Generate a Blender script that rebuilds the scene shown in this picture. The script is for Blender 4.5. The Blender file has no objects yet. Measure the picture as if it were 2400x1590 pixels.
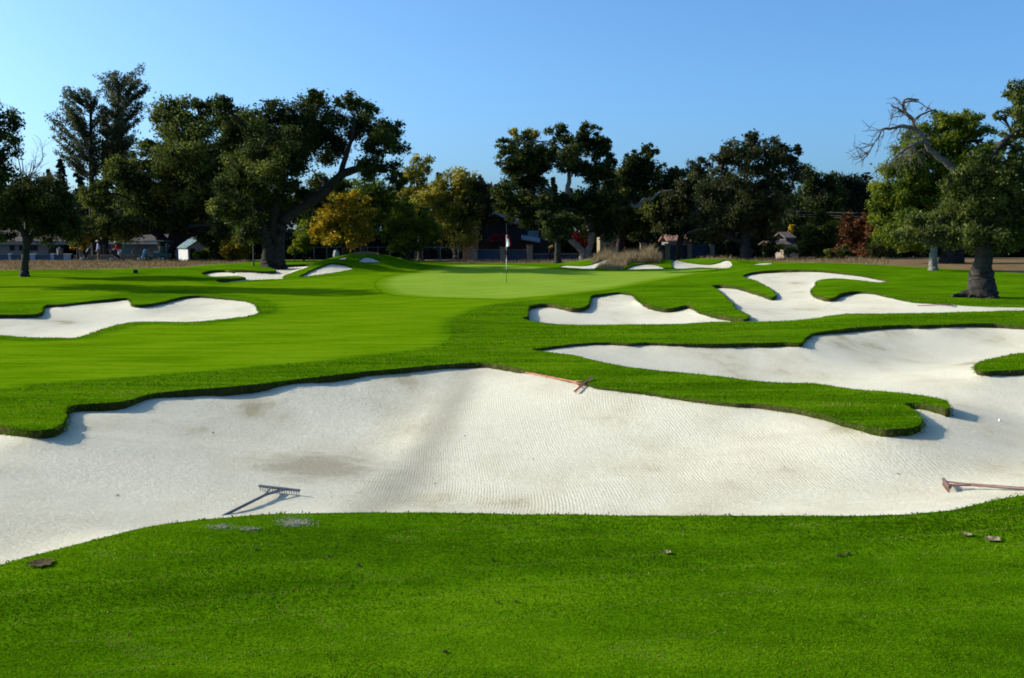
import bpy, math, random
import numpy as np
from mathutils import Vector
from mathutils.geometry import delaunay_2d_cdt

# ---------------------------------------------------------------- camera, sky, sun, exposure
scn = bpy.context.scene
COL = scn.collection
F = 2573.0                       # focal length in photo pixels (photo 2400 x 1590)
PITCH = math.atan(235.0 / F)
EYE = 1.7
cam_d = bpy.data.cameras.new("camera")
cam_d.sensor_width = 36.0
cam_d.lens = F / 2400 * 36
cam_d.clip_start = 0.1
cam_d.clip_end = 3000
cam = bpy.data.objects.new("camera", cam_d)
COL.objects.link(cam)
cam.location = (0, 0, EYE)
cam.rotation_euler = (math.pi / 2 - PITCH, 0, 0)
scn.camera = cam

SUN_EL = math.radians(25)
SUN_AZ = math.radians(14)         # sun stands to the left (-X), a little beyond the camera plane
SUN = Vector((-math.cos(SUN_EL) * math.cos(SUN_AZ), math.cos(SUN_EL) * math.sin(SUN_AZ), math.sin(SUN_EL)))
w = bpy.data.worlds.new("World")
scn.world = w
w.use_nodes = True
nt = w.node_tree
sky = nt.nodes.new("ShaderNodeTexSky")
sky.sky_type = 'NISHITA'
sky.sun_disc = False
sky.sun_elevation = SUN_EL
sky.sun_rotation = math.radians(-90) + SUN_AZ
sky.air_density = 0.6
sky.dust_density = 2.5
sky.ozone_density = 7.0
bg = nt.nodes["Background"]
bg.inputs[1].default_value = 0.145
tn = nt.nodes.new("ShaderNodeMixRGB"); tn.blend_type = 'MULTIPLY'; tn.inputs[0].default_value = 1.0
tn.inputs[2].default_value = (0.89, 1.11, 1.05, 1)
nt.links.new(sky.outputs[0], tn.inputs[1]); nt.links.new(tn.outputs[0], bg.inputs[0])
sl = bpy.data.lights.new("sun", 'SUN')
sl.energy = 4.2
sl.angle = math.radians(0.5)
sl.color = (1.0, 0.93, 0.82)
so = bpy.data.objects.new("sun", sl)
COL.objects.link(so)
so.location = (0, 0, 60)
so.rotation_euler = SUN.to_track_quat('Z', 'Y').to_euler()
scn.view_settings.view_transform = 'Standard'
scn.view_settings.look = 'None'
scn.view_settings.exposure = 0.75
scn.view_settings.gamma = 1
scn.cycles.max_bounces = 6
scn.cycles.filter_width = 1.8
scn.cycles.transparent_max_bounces = 4

rng = np.random.default_rng(7)
random.seed(7)

# ---------------------------------------------------------------- helpers
def W(px, py, d):
    """photo pixel at depth d (metres along +Y) -> world point"""
    u = (px - 1200) / F; v = (795 - py) / F
    y = math.cos(PITCH) + v * math.sin(PITCH)
    z = -math.sin(PITCH) + v * math.cos(PITCH)
    return np.array([u / y * d, d, EYE + z / y * d])

def tag(o, label=None, cat=None, group=None, kind=None):
    if label: o["label"] = label
    if cat: o["category"] = cat
    if group: o["group"] = group
    if kind: o["kind"] = kind
    return o

def thing(name, label, cat, loc=(0, 0, 0), group=None, rz=0):
    o = bpy.data.objects.new(name, None)
    o.empty_display_size = 0.2
    COL.objects.link(o)
    o.location = [float(c) for c in loc]
    o.rotation_euler = (0, 0, rz)
    return tag(o, label, cat, group)

def link_mesh(name, me, mat, parent=None, loc=(0, 0, 0)):
    for m in (mat if isinstance(mat, (list, tuple)) else [mat]):
        me.materials.append(m)
    o = bpy.data.objects.new(name, me)
    COL.objects.link(o)
    o.location = [float(c) for c in loc]
    if parent is not None:
        o.parent = parent
    return o

def np_mesh(name, verts, faces, smooth=True):
    """faces: (n,k) int array, all the same arity"""
    me = bpy.data.meshes.new(name)
    verts = np.asarray(verts, np.float32); faces = np.asarray(faces, np.int32)
    k = faces.shape[1]; n = len(faces)
    me.vertices.add(len(verts)); me.vertices.foreach_set("co", verts.ravel())
    me.loops.add(n * k); me.loops.foreach_set("vertex_index", faces.ravel())
    me.polygons.add(n)
    me.polygons.foreach_set("loop_start", np.arange(0, n * k, k, dtype=np.int32))
    me.polygons.foreach_set("use_smooth", np.full(n, smooth))
    me.update(calc_edges=True)
    return me

class Geo:
    """collects boxes, tubes and sheets, in world coordinates, into one mesh"""
    def __init__(s): s.v = []; s.f = []; s.mi = []
    def add(s, vs, fs, mi=0):
        b = len(s.v); s.v += [tuple(float(c) for c in p) for p in vs]
        s.f += [tuple(b + i for i in f) for f in fs]; s.mi += [mi] * len(fs)
    def box(s, c, size, rz=0, rx=0, ry=0, mi=0, bev=0.0):
        from mathutils import Euler
        M = Euler((rx, ry, rz)).to_matrix()
        hx, hy, hz = [q / 2 for q in size]
        vs = [M @ Vector((x, y, z)) + Vector([float(q) for q in c]) for z in (-hz, hz) for y in (-hy, hy) for x in (-hx, hx)]
        s.add(vs, [(0, 2, 3, 1), (4, 5, 7, 6), (0, 1, 5, 4), (2, 6, 7, 3), (0, 4, 6, 2), (1, 3, 7, 5)], mi)
    def hexa(s, bottom, top, mi=0):
        s.add(list(bottom) + list(top), [(3, 2, 1, 0), (4, 5, 6, 7), (0, 1, 5, 4), (1, 2, 6, 5), (2, 3, 7, 6), (3, 0, 4, 7)], mi)
    def tube(s, path, radii, n=7, wob=0.0, mi=0, cap=True):
        path = [np.asarray(p, float) for p in path]; m = len(path)
        ref = np.array([0.31, 0.17, 0.93]); rings = []
        for i in range(m):
            t = path[min(i + 1, m - 1)] - path[max(i - 1, 0)]; t = t / (np.linalg.norm(t) + 1e-9)
            a = np.cross(t, ref if abs(t @ ref) < 0.95 else np.array([1, 0, 0])); a /= np.linalg.norm(a)
            b = np.cross(t, a)
            r = []
            for k in range(n):
                an = 2 * math.pi * k / n; q = radii[i] * (1 + wob * (rng.random() - 0.5) * 2)
                r.append(path[i] + a * q * math.cos(an) + b * q * math.sin(an))
            rings.append(r)
        vs = [p for r in rings for p in r]; fs = []
        for i in range(m - 1):
            for k in range(n):
                fs.append((i * n + k, i * n + (k + 1) % n, (i + 1) * n + (k + 1) % n, (i + 1) * n + k))
        if cap:
            fs.append(tuple(reversed(range(n)))); fs.append(tuple((m - 1) * n + k for k in range(n)))
        s.add(vs, fs, mi)
    def lathe(s, c, prof, n=14, mi=0):
        vs = []; fs = []
        for r, z in prof:
            for k in range(n):
                an = 2 * math.pi * k / n; vs.append((c[0] + r * math.cos(an), c[1] + r * math.sin(an), c[2] + z))
        for i in range(len(prof) - 1):
            for k in range(n):
                fs.append((i * n + k, i * n + (k + 1) % n, (i + 1) * n + (k + 1) % n, (i + 1) * n + k))
        fs.append(tuple(reversed(range(n)))); fs.append(tuple((len(prof) - 1) * n + k for k in range(n)))
        s.add(vs, fs, mi)
    def blob(s, c, r, n=10, m=7, noise=0.0, mi=0):
        vs = []; fs = []
        for i in range(m + 1):
            th = math.pi * i / m
            for k in range(n):
                an = 2 * math.pi * k / n; q = 1 + noise * (rng.random() - 0.5) * 2
                vs.append((c[0] + r[0] * math.sin(th) * math.cos(an) * q, c[1] + r[1] * math.sin(th) * math.sin(an) * q, c[2] + r[2] * math.cos(th) * q))
        for i in range(m):
            for k in range(n):
                fs.append((i * n + k, (i + 1) * n + k, (i + 1) * n + (k + 1) % n, i * n + (k + 1) % n))
        s.add(vs, fs, mi)
    def build(s, name, mat, parent=None, smooth=False, origin=None):
        o = np.array(parent.location if (parent is not None and origin is None) else (origin if origin is not None else (0, 0, 0)), float)
        if parent is not None and parent.parent is not None and origin is None:
            o = np.array(parent.parent.location, float) + o
        me = bpy.data.meshes.new(name)
        me.from_pydata([tuple(np.array(p) - o) for p in s.v], [], s.f)
        me.polygons.foreach_set("material_index", np.array(s.mi, np.int32))
        me.polygons.foreach_set("use_smooth", np.full(len(s.f), smooth))
        me.update()
        return link_mesh(name, me, mat, parent, (0, 0, 0) if parent is not None else o)

def smooth_path(pts, step=6):
    P = [np.asarray(p, float) for p in pts]
    if len(P) < 3:
        return [P[0] + (P[-1] - P[0]) * t for t in np.linspace(0, 1, step + 1)]
    out = []
    for i in range(len(P) - 1):
        p0 = P[max(i - 1, 0)]; p1 = P[i]; p2 = P[i + 1]; p3 = P[min(i + 2, len(P) - 1)]
        for t in np.linspace(0, 1, step, endpoint=False):
            out.append(0.5 * (2 * p1 + (p2 - p0) * t + (2 * p0 - 5 * p1 + 4 * p2 - p3) * t * t + (3 * p1 - p0 - 3 * p2 + p3) * t ** 3))
    out.append(P[-1])
    return out

# ---------------------------------------------------------------- materials
def new_mat(name):
    m = bpy.data.materials.new(name); m.use_nodes = True
    n = m.node_tree; n.nodes.clear()
    out = n.nodes.new("ShaderNodeOutputMaterial")
    return m, n, out

def nd(n, typ, **kw):
    x = n.nodes.new("ShaderNode" + typ)
    for k, v in kw.items():
        if k.startswith("i_"):
            x.inputs[k[2:].replace("_", " ")].default_value = v
        else:
            setattr(x, k, v)
    return x

def ramp(n, stops, interp='LINEAR'):
    r = n.nodes.new("ShaderNodeValToRGB"); cr = r.color_ramp; cr.interpolation = interp
    while len(cr.elements) < len(stops): cr.elements.new(0.5)
    for e, (p, c) in zip(cr.elements, stops):
        e.position = p; e.color = (*c, 1)
    return r

def simple(name, col, rough=0.6, spec=0.3, noise=0.25, scale=6.0, bump=0.0, metal=0.0):
    m, n, out = new_mat(name)
    p = nd(n, "BsdfPrincipled"); L = n.links.new
    p.inputs["Roughness"].default_value = rough
    p.inputs["Specular IOR Level"].default_value = spec
    p.inputs["Metallic"].default_value = metal
    tc = nd(n, "TexCoord"); no = nd(n, "TexNoise"); no.inputs["Scale"].default_value = scale; no.inputs["Detail"].default_value = 6
    L(tc.outputs["Object"], no.inputs["Vector"])
    r = ramp(n, [(0.25, [c * (1 - noise) for c in col]), (0.75, [min(1, c * (1 + noise)) for c in col])])
    L(no.outputs[0], r.inputs[0]); L(r.outputs[0], p.inputs["Base Color"])
    if bump:
        b = nd(n, "Bump"); b.inputs["Strength"].default_value = bump; b.inputs["Distance"].default_value = 0.03
        L(no.outputs[0], b.inputs["Height"]); L(b.outputs[0], p.inputs["Normal"])
    L(p.outputs[0], out.inputs[0])
    return m

def leaf_mat(name, stops, transl=0.35, gloss=0.02):
    m, n, out = new_mat(name); L = n.links.new
    at = nd(n, "Attribute"); at.attribute_name = "tint"
    r = ramp(n, stops); L(at.outputs["Fac"], r.inputs[0])
    d = nd(n, "BsdfDiffuse"); t = nd(n, "BsdfTranslucent"); mx = nd(n, "MixShader"); mx.inputs[0].default_value = transl
    L(r.outputs[0], d.inputs[0])
    h = nd(n, "HueSaturation"); h.inputs["Value"].default_value = 1.25; h.inputs["Hue"].default_value = 0.485
    L(r.outputs[0], h.inputs["Color"]); L(h.outputs[0], t.inputs[0])
    L(d.outputs[0], mx.inputs[1]); L(t.outputs[0], mx.inputs[2])
    g = nd(n, "BsdfGlossy"); g.inputs["Roughness"].default_value = 0.5; g.inputs[0].default_value = (0.6, 0.6, 0.6, 1)
    m2 = nd(n, "MixShader"); m2.inputs[0].default_value = gloss
    L(mx.outputs[0], m2.inputs[1]); L(g.outputs[0], m2.inputs[2]); L(m2.outputs[0], out.inputs[0])
    return m

def turf_mat(name, c1, c2, c3, streak=0.5, bump=0.4, spots=0.0, outer=None, bands=0.0):
    m, n, out = new_mat(name); L = n.links.new
    tc = nd(n, "TexCoord"); P = tc.outputs["Object"]
    big = nd(n, "TexNoise"); big.inputs["Scale"].default_value = 0.35; big.inputs["Detail"].default_value = 5; big.inputs["Roughness"].default_value = 0.6
    L(P, big.inputs["Vector"])
    mp = nd(n, "Mapping"); mp.inputs["Scale"].default_value = (0.35, 2.2, 1); mp.inputs["Rotation"].default_value = (0, 0, math.radians(-14))
    L(P, mp.inputs["Vector"])
    st = nd(n, "TexNoise"); st.inputs["Scale"].default_value = 1.1; st.inputs["Detail"].default_value = 6; st.inputs["Roughness"].default_value = 0.65
    L(mp.outputs[0], st.inputs["Vector"])
    fine = nd(n, "TexNoise"); fine.inputs["Scale"].default_value = 55; fine.inputs["Detail"].default_value = 4; fine.inputs["Roughness"].default_value = 0.75
    L(P, fine.inputs["Vector"])
    mid = nd(n, "TexNoise"); mid.inputs["Scale"].default_value = 6; mid.inputs["Detail"].default_value = 6; mid.inputs["Roughness"].default_value = 0.7
    L(P, mid.inputs["Vector"])
    def mul(a, k):
        x = nd(n, "Math", operation='MULTIPLY'); L(a, x.inputs[0]); x.inputs[1].default_value = k; return x.outputs[0]
    def add(a, b):
        x = nd(n, "Math", operation='ADD'); L(a, x.inputs[0]); L(b, x.inputs[1]); return x.outputs[0]
    s = add(add(mul(big.outputs[0], 0.30), mul(st.outputs[0], streak * 0.5)), add(mul(mid.outputs[0], 0.25), mul(fine.outputs[0], 0.30)))
    tot = 0.30 + streak * 0.5 + 0.25 + 0.30
    s = mul(s, 1.0 / tot)
    if bands:
        wv = nd(n, "TexWave", wave_type='BANDS', bands_direction='X'); wv.inputs["Scale"].default_value = 0.16; wv.inputs["Distortion"].default_value = 0.6
        mb = nd(n, "Mapping"); mb.inputs["Rotation"].default_value = (0, 0, math.radians(58)); L(P, mb.inputs[0]); L(mb.outputs[0], wv.inputs["Vector"])
        s = add(s, mul(wv.outputs[1], bands))
    r = ramp(n, [(0.43, c1), (0.5, c2), (0.57, c3)]); L(s, r.inputs[0])
    colr = r.outputs[0]
    if outer:
        r2 = ramp(n, [(0.43, outer[0]), (0.5, outer[1]), (0.57, outer[2])]); L(s, r2.inputs[0])
        at = nd(n, "Attribute"); at.attribute_name = "edge"
        ed_ = nd(n, "MapRange"); ed_.interpolation_type = 'SMOOTHSTEP'; L(add(at.outputs["Fac"], mul(mid.outputs[0], 0.35)), ed_.inputs[0]); ed_.inputs[1].default_value = 0.17; ed_.inputs[2].default_value = 1.12
        mo = nd(n, "MixRGB"); L(ed_.outputs[0], mo.inputs[0]); L(r2.outputs[0], mo.inputs[1]); L(colr, mo.inputs[2]); colr = mo.outputs[0]
    if spots:
        sp = nd(n, "TexNoise"); sp.inputs["Scale"].default_value = 2.3; sp.inputs["Detail"].default_value = 8; sp.inputs["Roughness"].default_value = 0.72
        L(P, sp.inputs["Vector"])
        rr = ramp(n, [(0.66, (0, 0, 0)), (0.76, (1, 1, 1))]); L(sp.outputs[0], rr.inputs[0])
        mk = nd(n, "MixRGB"); mk.inputs[2].default_value = (0.085, 0.075, 0.03, 1)
        L(mul(rr.outputs[0], spots), mk.inputs[0]); L(colr, mk.inputs[1]); colr = mk.outputs[0]
    p = nd(n, "BsdfPrincipled"); p.inputs["Roughness"].default_value = 1.0; p.inputs["Specular IOR Level"].default_value = 0.0
    L(colr, p.inputs["Base Color"])
    b = nd(n, "Bump"); b.inputs["Strength"].default_value = bump; b.inputs["Distance"].default_value = 0.02
    L(add(mul(fine.outputs[0], 1.0), mul(mid.outputs[0], 0.8)), b.inputs["Height"]); L(b.outputs[0], p.inputs["Normal"])
    L(p.outputs[0], out.inputs[0])
    return m

C_ROUGH = ((0.036, 0.092, 0.0012), (0.062, 0.145, 0.0015), (0.100, 0.195, 0.003))
C_FAIR = ((0.066, 0.142, 0.001), (0.094, 0.180, 0.0015), (0.128, 0.214, 0.004))
C_GREEN = ((0.155, 0.250, 0.017), (0.182, 0.277, 0.023), (0.208, 0.302, 0.033))
M_rough = turf_mat("rough_turf", *C_ROUGH, 0.9, 0.5, 0.6)
M_fair = turf_mat("fairway_turf", *C_FAIR, 1.2, 0.3, 0.0, C_ROUGH, 0.03)
M_green = turf_mat("green_turf", *C_GREEN, 0.8, 0.1, 0.0, C_FAIR, 0.035)
M_dry = turf_mat("dry_soil", (0.11, 0.07, 0.035), (0.17, 0.11, 0.055), (0.24, 0.17, 0.09), 0.8, 0.6)
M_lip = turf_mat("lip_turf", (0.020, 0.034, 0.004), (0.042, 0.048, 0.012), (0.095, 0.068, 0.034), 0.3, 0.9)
M_blade = leaf_mat("grass_blades", [(0.0, (0.020, 0.046, 0.002)), (0.15, (0.032, 0.088, 0.001)), (0.45, (0.070, 0.168, 0.0015)), (0.68, (0.118, 0.215, 0.003)), (0.88, (0.165, 0.250, 0.006)), (1.0, (0.27, 0.24, 0.06))], 0.35, 0.0)
M_fescue = leaf_mat("dry_fescue", [(0.0, (0.07, 0.055, 0.018)), (0.5, (0.16, 0.115, 0.050)), (1.0, (0.30, 0.23, 0.12))], 0.35)
M_oak = leaf_mat("oak_leaves", [(0.0, (0.007, 0.014, 0.003)), (0.40, (0.026, 0.042, 0.006)), (0.75, (0.064, 0.085, 0.011)), (1.0, (0.125, 0.145, 0.025))], 0.45)
M_oak2 = leaf_mat("grey_oak_leaves", [(0.0, (0.011, 0.016, 0.006)), (0.40, (0.032, 0.042, 0.010)), (0.75, (0.072, 0.080, 0.022)), (1.0, (0.13, 0.135, 0.045))], 0.45)
M_brite = leaf_mat("bright_leaves", [(0.0, (0.025, 0.050, 0.003)), (0.5, (0.070, 0.112, 0.005)), (1.0, (0.19, 0.215, 0.012))], 0.45)
M_fir = leaf_mat("fir_needles", [(0.0, (0.007, 0.013, 0.007)), (0.5, (0.013, 0.024, 0.011)), (1.0, (0.03, 0.042, 0.016))], 0.2)
M_euc = leaf_mat("pine_needles", [(0.0, (0.030, 0.040, 0.018)), (0.5, (0.070, 0.085, 0.035)), (1.0, (0.15, 0.16, 0.07))], 0.45)
M_near = leaf_mat("near_oak_leaves", [(0.0, (0.022, 0.035, 0.005)), (0.5, (0.075, 0.100, 0.014)), (1.0, (0.20, 0.22, 0.045))], 0.45)
M_yel = leaf_mat("autumn_leaves", [(0.0, (0.10, 0.085, 0.003)), (0.5, (0.27, 0.20, 0.006)), (1.0, (0.46, 0.33, 0.012))], 0.48)
M_oliv = leaf_mat("olive_leaves", [(0.0, (0.070, 0.082, 0.007)), (0.5, (0.190, 0.185, 0.014)), (1.0, (0.40, 0.34, 0.045))], 0.48)
M_red = leaf_mat("red_leaves", [(0.0, (0.16, 0.012, 0.010)), (0.5, (0.32, 0.02, 0.015)), (1.0, (0.42, 0.05, 0.02))], 0.4)
M_rust = leaf_mat("rust_leaves", [(0.0, (0.060, 0.024, 0.008)), (0.5, (0.135, 0.052, 0.014)), (1.0, (0.24, 0.095, 0.025))], 0.35)
M_brn = leaf_mat("bronze_leaves", [(0.0, (0.018, 0.026, 0.005)), (0.5, (0.042, 0.052, 0.009)), (1.0, (0.10, 0.10, 0.020))], 0.3)
M_bark = simple("oak_bark", (0.040, 0.034, 0.029), 0.9, 0.1, 0.6, 7, 1.0)
M_bark2 = simple("pale_bark", (0.16, 0.145, 0.125), 0.9, 0.1, 0.55, 8, 1.0)
M_dead = simple("dead_wood", (0.105, 0.095, 0.085), 0.9, 0.1, 0.5, 8, 1.0)
M_dbark = simple("dark_bark", (0.030, 0.026, 0.023), 0.9, 0.1, 0.5, 7, 1.0)

def sand_mat():
    m, n, out = new_mat("bunker_sand"); L = n.links.new
    tc = nd(n, "TexCoord"); P = tc.outputs["Object"]
    sep = nd(n, "SeparateXYZ"); L(P, sep.inputs[0])
    def math_(op, a, b=None, c=None):
        x = nd(n, "Math", operation=op)
        for i, q in enumerate((a, b, c)):
            if q is None: continue
            if isinstance(q, (int, float)): x.inputs[i].default_value = q
            else: L(q, x.inputs[i])
        return x.outputs[0]
    def noise(scale, detail=5, rough=0.6, vec=P, dist=0.0):
        x = nd(n, "TexNoise"); x.inputs["Scale"].default_value = scale; x.inputs["Detail"].default_value = detail
        x.inputs["Roughness"].default_value = rough; x.inputs["Distortion"].default_value = dist; L(vec, x.inputs["Vector"]); return x.outputs[0]
    X = sep.outputs[0]; Y = sep.outputs[1]
    mpw = nd(n, "Mapping"); mpw.inputs["Scale"].default_value = (0.10, 0.06, 0.1); L(P, mpw.inputs[0])
    wob = noise(1.6, 1, 0.4, mpw.outputs[0])
    # straight passes of the rake towards the front edge
    fa = math_('ADD', X, math_('MULTIPLY', wob, 2.2))
    la = math_('SINE', math_('MULTIPLY', fa, 165.0))
    # slanting passes on the left side
    fb = math_('ADD', math_('MULTIPLY', X, 0.90), math_('MULTIPLY', Y, -0.42))
    fb = math_('ADD', fb, math_('MULTIPLY', wob, 1.2))
    lb = math_('SINE', math_('MULTIPLY', fb, 150.0))
    # the border between the two passes runs from lower left to upper right
    side = math_('ADD', X, math_('ADD', math_('MULTIPLY', math_('SUBTRACT', Y, 12.0), -0.05), 1.75))
    side = math_('ADD', side, math_('MULTIPLY', math_('SUBTRACT', noise(1.3, 3), 0.5), 0.25))
    mk = nd(n, "MapRange"); mk.inputs[1].default_value = -0.03; mk.inputs[2].default_value = 0.03; L(side, mk.inputs[0])
    lines = nd(n, "MixRGB"); L(mk.outputs[0], lines.inputs[0]); L(lb, lines.inputs[1]); L(la, lines.inputs[2])
    mpp = nd(n, "Mapping"); mpp.inputs["Scale"].default_value = (3.0, 0.5, 1); L(P, mpp.inputs[0])
    patchy = nd(n, "MapRange"); patchy.inputs[1].default_value = 0.36; patchy.inputs[2].default_value = 0.64
    L(math_('ADD', math_('MULTIPLY', noise(0.9, 4, 0.6), 0.5), math_('MULTIPLY', noise(1.5, 4, 0.7, mpp.outputs[0]), 0.5)), patchy.inputs[0])
    near = nd(n, "MapRange"); near.inputs[1].default_value = 26; near.inputs[2].default_value = 19; L(Y, near.inputs[0])
    amp = math_('MULTIPLY', patchy.outputs[0], near.outputs[0])
    rake = math_('MULTIPLY', lines.outputs[0], amp)
    grain = noise(90, 4, 0.8); lump = noise(16, 5, 0.7); roll = noise(3.0, 4, 0.6)
    h = math_('MULTIPLY', grain, 0.010)
    h = math_('ADD', h, math_('ADD', math_('MULTIPLY', lump, 0.018), math_('MULTIPLY', roll, 0.012)))
    b = nd(n, "Bump"); b.inputs["Strength"].default_value = 0.8; b.inputs["Distance"].default_value = 1.0; L(h, b.inputs["Height"])
    geo = nd(n, "NewGeometry"); cmb = nd(n, "CombineXYZ")
    ca = math_('MULTIPLY', math_('COSINE', math_('MULTIPLY', fa, 165.0)), math_('MULTIPLY', mk.outputs[0], amp))
    cb = math_('MULTIPLY', math_('COSINE', math_('MULTIPLY', fb, 150.0)), math_('MULTIPLY', math_('SUBTRACT', 1.0, mk.outputs[0]), amp))
    L(math_('MULTIPLY', math_('ADD', ca, math_('MULTIPLY', cb, 0.6)), -0.17), cmb.inputs[0]); L(math_('MULTIPLY', cb, 0.05), cmb.inputs[1])
    va = nd(n, "VectorMath", operation='ADD'); L(geo.outputs["Normal"], va.inputs[0]); L(cmb.outputs[0], va.inputs[1])
    vn_ = nd(n, "VectorMath", operation='NORMALIZE'); L(va.outputs[0], vn_.inputs[0]); L(vn_.outputs[0], b.inputs["Normal"])
    # colour: white crushed sand with damp beige patches and stray dark grains
    mp = nd(n, "Mapping"); mp.inputs["Scale"].default_value = (1.0, 0.42, 1); L(P, mp.inputs[0])
    damp = noise(0.75, 6, 0.62, mp.outputs[0])
    r = ramp(n, [(0.45, (0.660, 0.598, 0.452)), (0.60, (0.590, 0.526, 0.380)), (0.70, (0.41, 0.348, 0.215))]); L(damp, r.inputs[0])
    band = nd(n, "MapRange"); band.inputs[1].default_value = 0.0; band.inputs[2].default_value = 0.55; band.interpolation_type = 'SMOOTHSTEP'
    L(math_('ABSOLUTE', math_('SUBTRACT', side, 0.42)), band.inputs[0])
    pass_ = math_('MULTIPLY', math_('SUBTRACT', 1.0, band.outputs[0]), math_('MULTIPLY', mk.outputs[0], near.outputs[0]))
    mx0 = nd(n, "MixRGB"); mx0.inputs[2].default_value = (0.34, 0.305, 0.225, 1); L(math_('MULTIPLY', pass_, 0.75), mx0.inputs[0]); L(r.outputs[0], mx0.inputs[1])
    # the gravelly damp patch beside the left rake
    px_ = math_('MULTIPLY', math_('ADD', X, 2.40), 1.0); py_ = math_('MULTIPLY', math_('SUBTRACT', Y, 13.7), 0.62)
    rad = math_('SQRT', math_('ADD', math_('MULTIPLY', px_, px_), math_('MULTIPLY', py_, py_)))
    pm = nd(n, "MapRange"); pm.interpolation_type = 'SMOOTHSTEP'; pm.inputs[1].default_value = 1.05; pm.inputs[2].default_value = 0.25
    L(math_('ADD', rad, math_('MULTIPLY', math_('SUBTRACT', noise(2.2, 6, 0.75), 0.5), 1.5)), pm.inputs[0])
    mxp = nd(n, "MixRGB"); mxp.inputs[2].default_value = (0.30, 0.25, 0.155, 1); L(math_('MULTIPLY', pm.outputs[0], 0.75), mxp.inputs[0]); L(mx0.outputs[0], mxp.inputs[1]); mx0 = mxp
    mx0b = nd(n, "MixRGB", blend_type='MULTIPLY'); mx0b.inputs[2].default_value = (0.90, 0.90, 0.88, 1)
    L(math_('MULTIPLY', math_('GREATER_THAN', rake, 0.35), 0.6), mx0b.inputs[0]); L(mx0.outputs[0], mx0b.inputs[1])
    sp = ramp(n, [(0.58, (0, 0, 0)), (0.70, (1, 1, 1))]); L(noise(26, 5, 0.85), sp.inputs[0])
    mx = nd(n, "MixRGB"); mx.inputs[2].default_value = (0.27, 0.24, 0.17, 1); L(math_('MULTIPLY', sp.outputs[0], 0.6), mx.inputs[0])
    gr = ramp(n, [(0.30, (0.60, 0.59, 0.56)), (0.55, (1.0, 1.0, 1.0)), (0.75, (1.15, 1.15, 1.15))]); L(noise(38, 5, 0.9), gr.inputs[0])
    mxg = nd(n, "MixRGB", blend_type='MULTIPLY'); mxg.inputs[0].default_value = 1.0; L(mx0b.outputs[0], mxg.inputs[1]); L(gr.outputs[0], mxg.inputs[2]); L(mxg.outputs[0], mx.inputs[1])
    p = nd(n, "BsdfPrincipled"); p.inputs["Roughness"].default_value = 0.95; p.inputs["Specular IOR Level"].default_value = 0.1
    L(mx.outputs[0], p.inputs["Base Color"]); L(b.outputs[0], p.inputs["Normal"]); L(p.outputs[0], out.inputs[0])
    return m
M_sand = sand_mat()

# ---------------------------------------------------------------- terrain
_yy = np.array([-400, -20, 0, 3, 4.2, 5.5, 6.8, 7.6, 9, 11, 14, 17, 20, 26, 32, 40, 48, 53, 58, 65, 72, 80, 90, 100, 120, 150, 200, 300, 900.])
_hh = np.array([2.4, 2.3, 2.12, 2.05, 1.95, 1.82, 1.72, 1.74, 1.92, 2.12, 2.36, 2.47, 2.5, 2.52, 2.52, 2.56, 2.55, 2.42, 2.25, 2.02, 1.86, 1.82, 1.84, 2.0, 2.3, 2.8, 3.2, 3.4, 3.4])
_gy = np.concatenate([np.arange(-400, 0, 2.0), np.arange(0, 130, 0.1), np.arange(130, 902, 2.0)])
_gh = np.interp(_gy, _yy, _hh)
for _ in range(3):                       # round the corners of the profile, more with distance
    k = np.clip(0.10 * np.abs(_gy), 0.5, 6)
    acc = np.zeros_like(_gh)
    for t in (-1, -0.5, 0, 0.5, 1):
        acc += np.interp(_gy + t * k, _gy, _gh)
    _gh = acc / 5
def sstep(a, b, x):
    t = np.clip((x - a) / (b - a), 0, 1); return t * t * (3 - 2 * t)
MOUNDS = [  # px, depth, height, sigma x, sigma y
    (856, 75, 0.92, 2.5, 4.5), (800, 70, 0.45, 2.2, 3.5), (740, 68, 0.20, 2.0, 3.0), (640, 77, 0.22, 3.0, 3.0), (575, 67, 0.22, 1.6, 2.0),
    (1415, 80, 0.52, 2.0, 4.0), (1525, 80, 0.40, 2.2, 4.0), (1650, 82, 0.34, 2.2, 3.0), (1712, 78, 0.28, 1.2, 3.5),
    (450, 36.5, 0.16, 2.6, 2.6), (1580, 43, 0.16, 3.0, 3.0), (1850, 62, 0.20, 5, 5), (930, 72, 0.2, 2.5, 5),
]
def G(x, y):
    x = np.asarray(x, float); y = np.asarray(y, float)
    z = EYE - np.interp(y, _gy, _gh)
    q = x / np.maximum(y, 8)
    z = z + 0.36 * sstep(0.13, 0.33, q) * sstep(24, 40, y) * (1 - sstep(85, 115, y))
    for px, d, h, sx, sy in MOUNDS:
        cx = (px - 1200) / F * d
        z = z + h * np.exp(-((x - cx) / sx) ** 2 - ((y - d) / sy) ** 2)
    und = 0.035 * np.sin(x * 0.43 + 1.3) * np.sin(y * 0.31 + 0.4) + 0.02 * np.sin(x * 0.9 + y * 0.5)
    z = z + und * sstep(24, 40, y) * (1 - sstep(52, 60, y) * 0.5) + 0.25 * und * (1 - sstep(24, 40, y))
    return z

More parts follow.
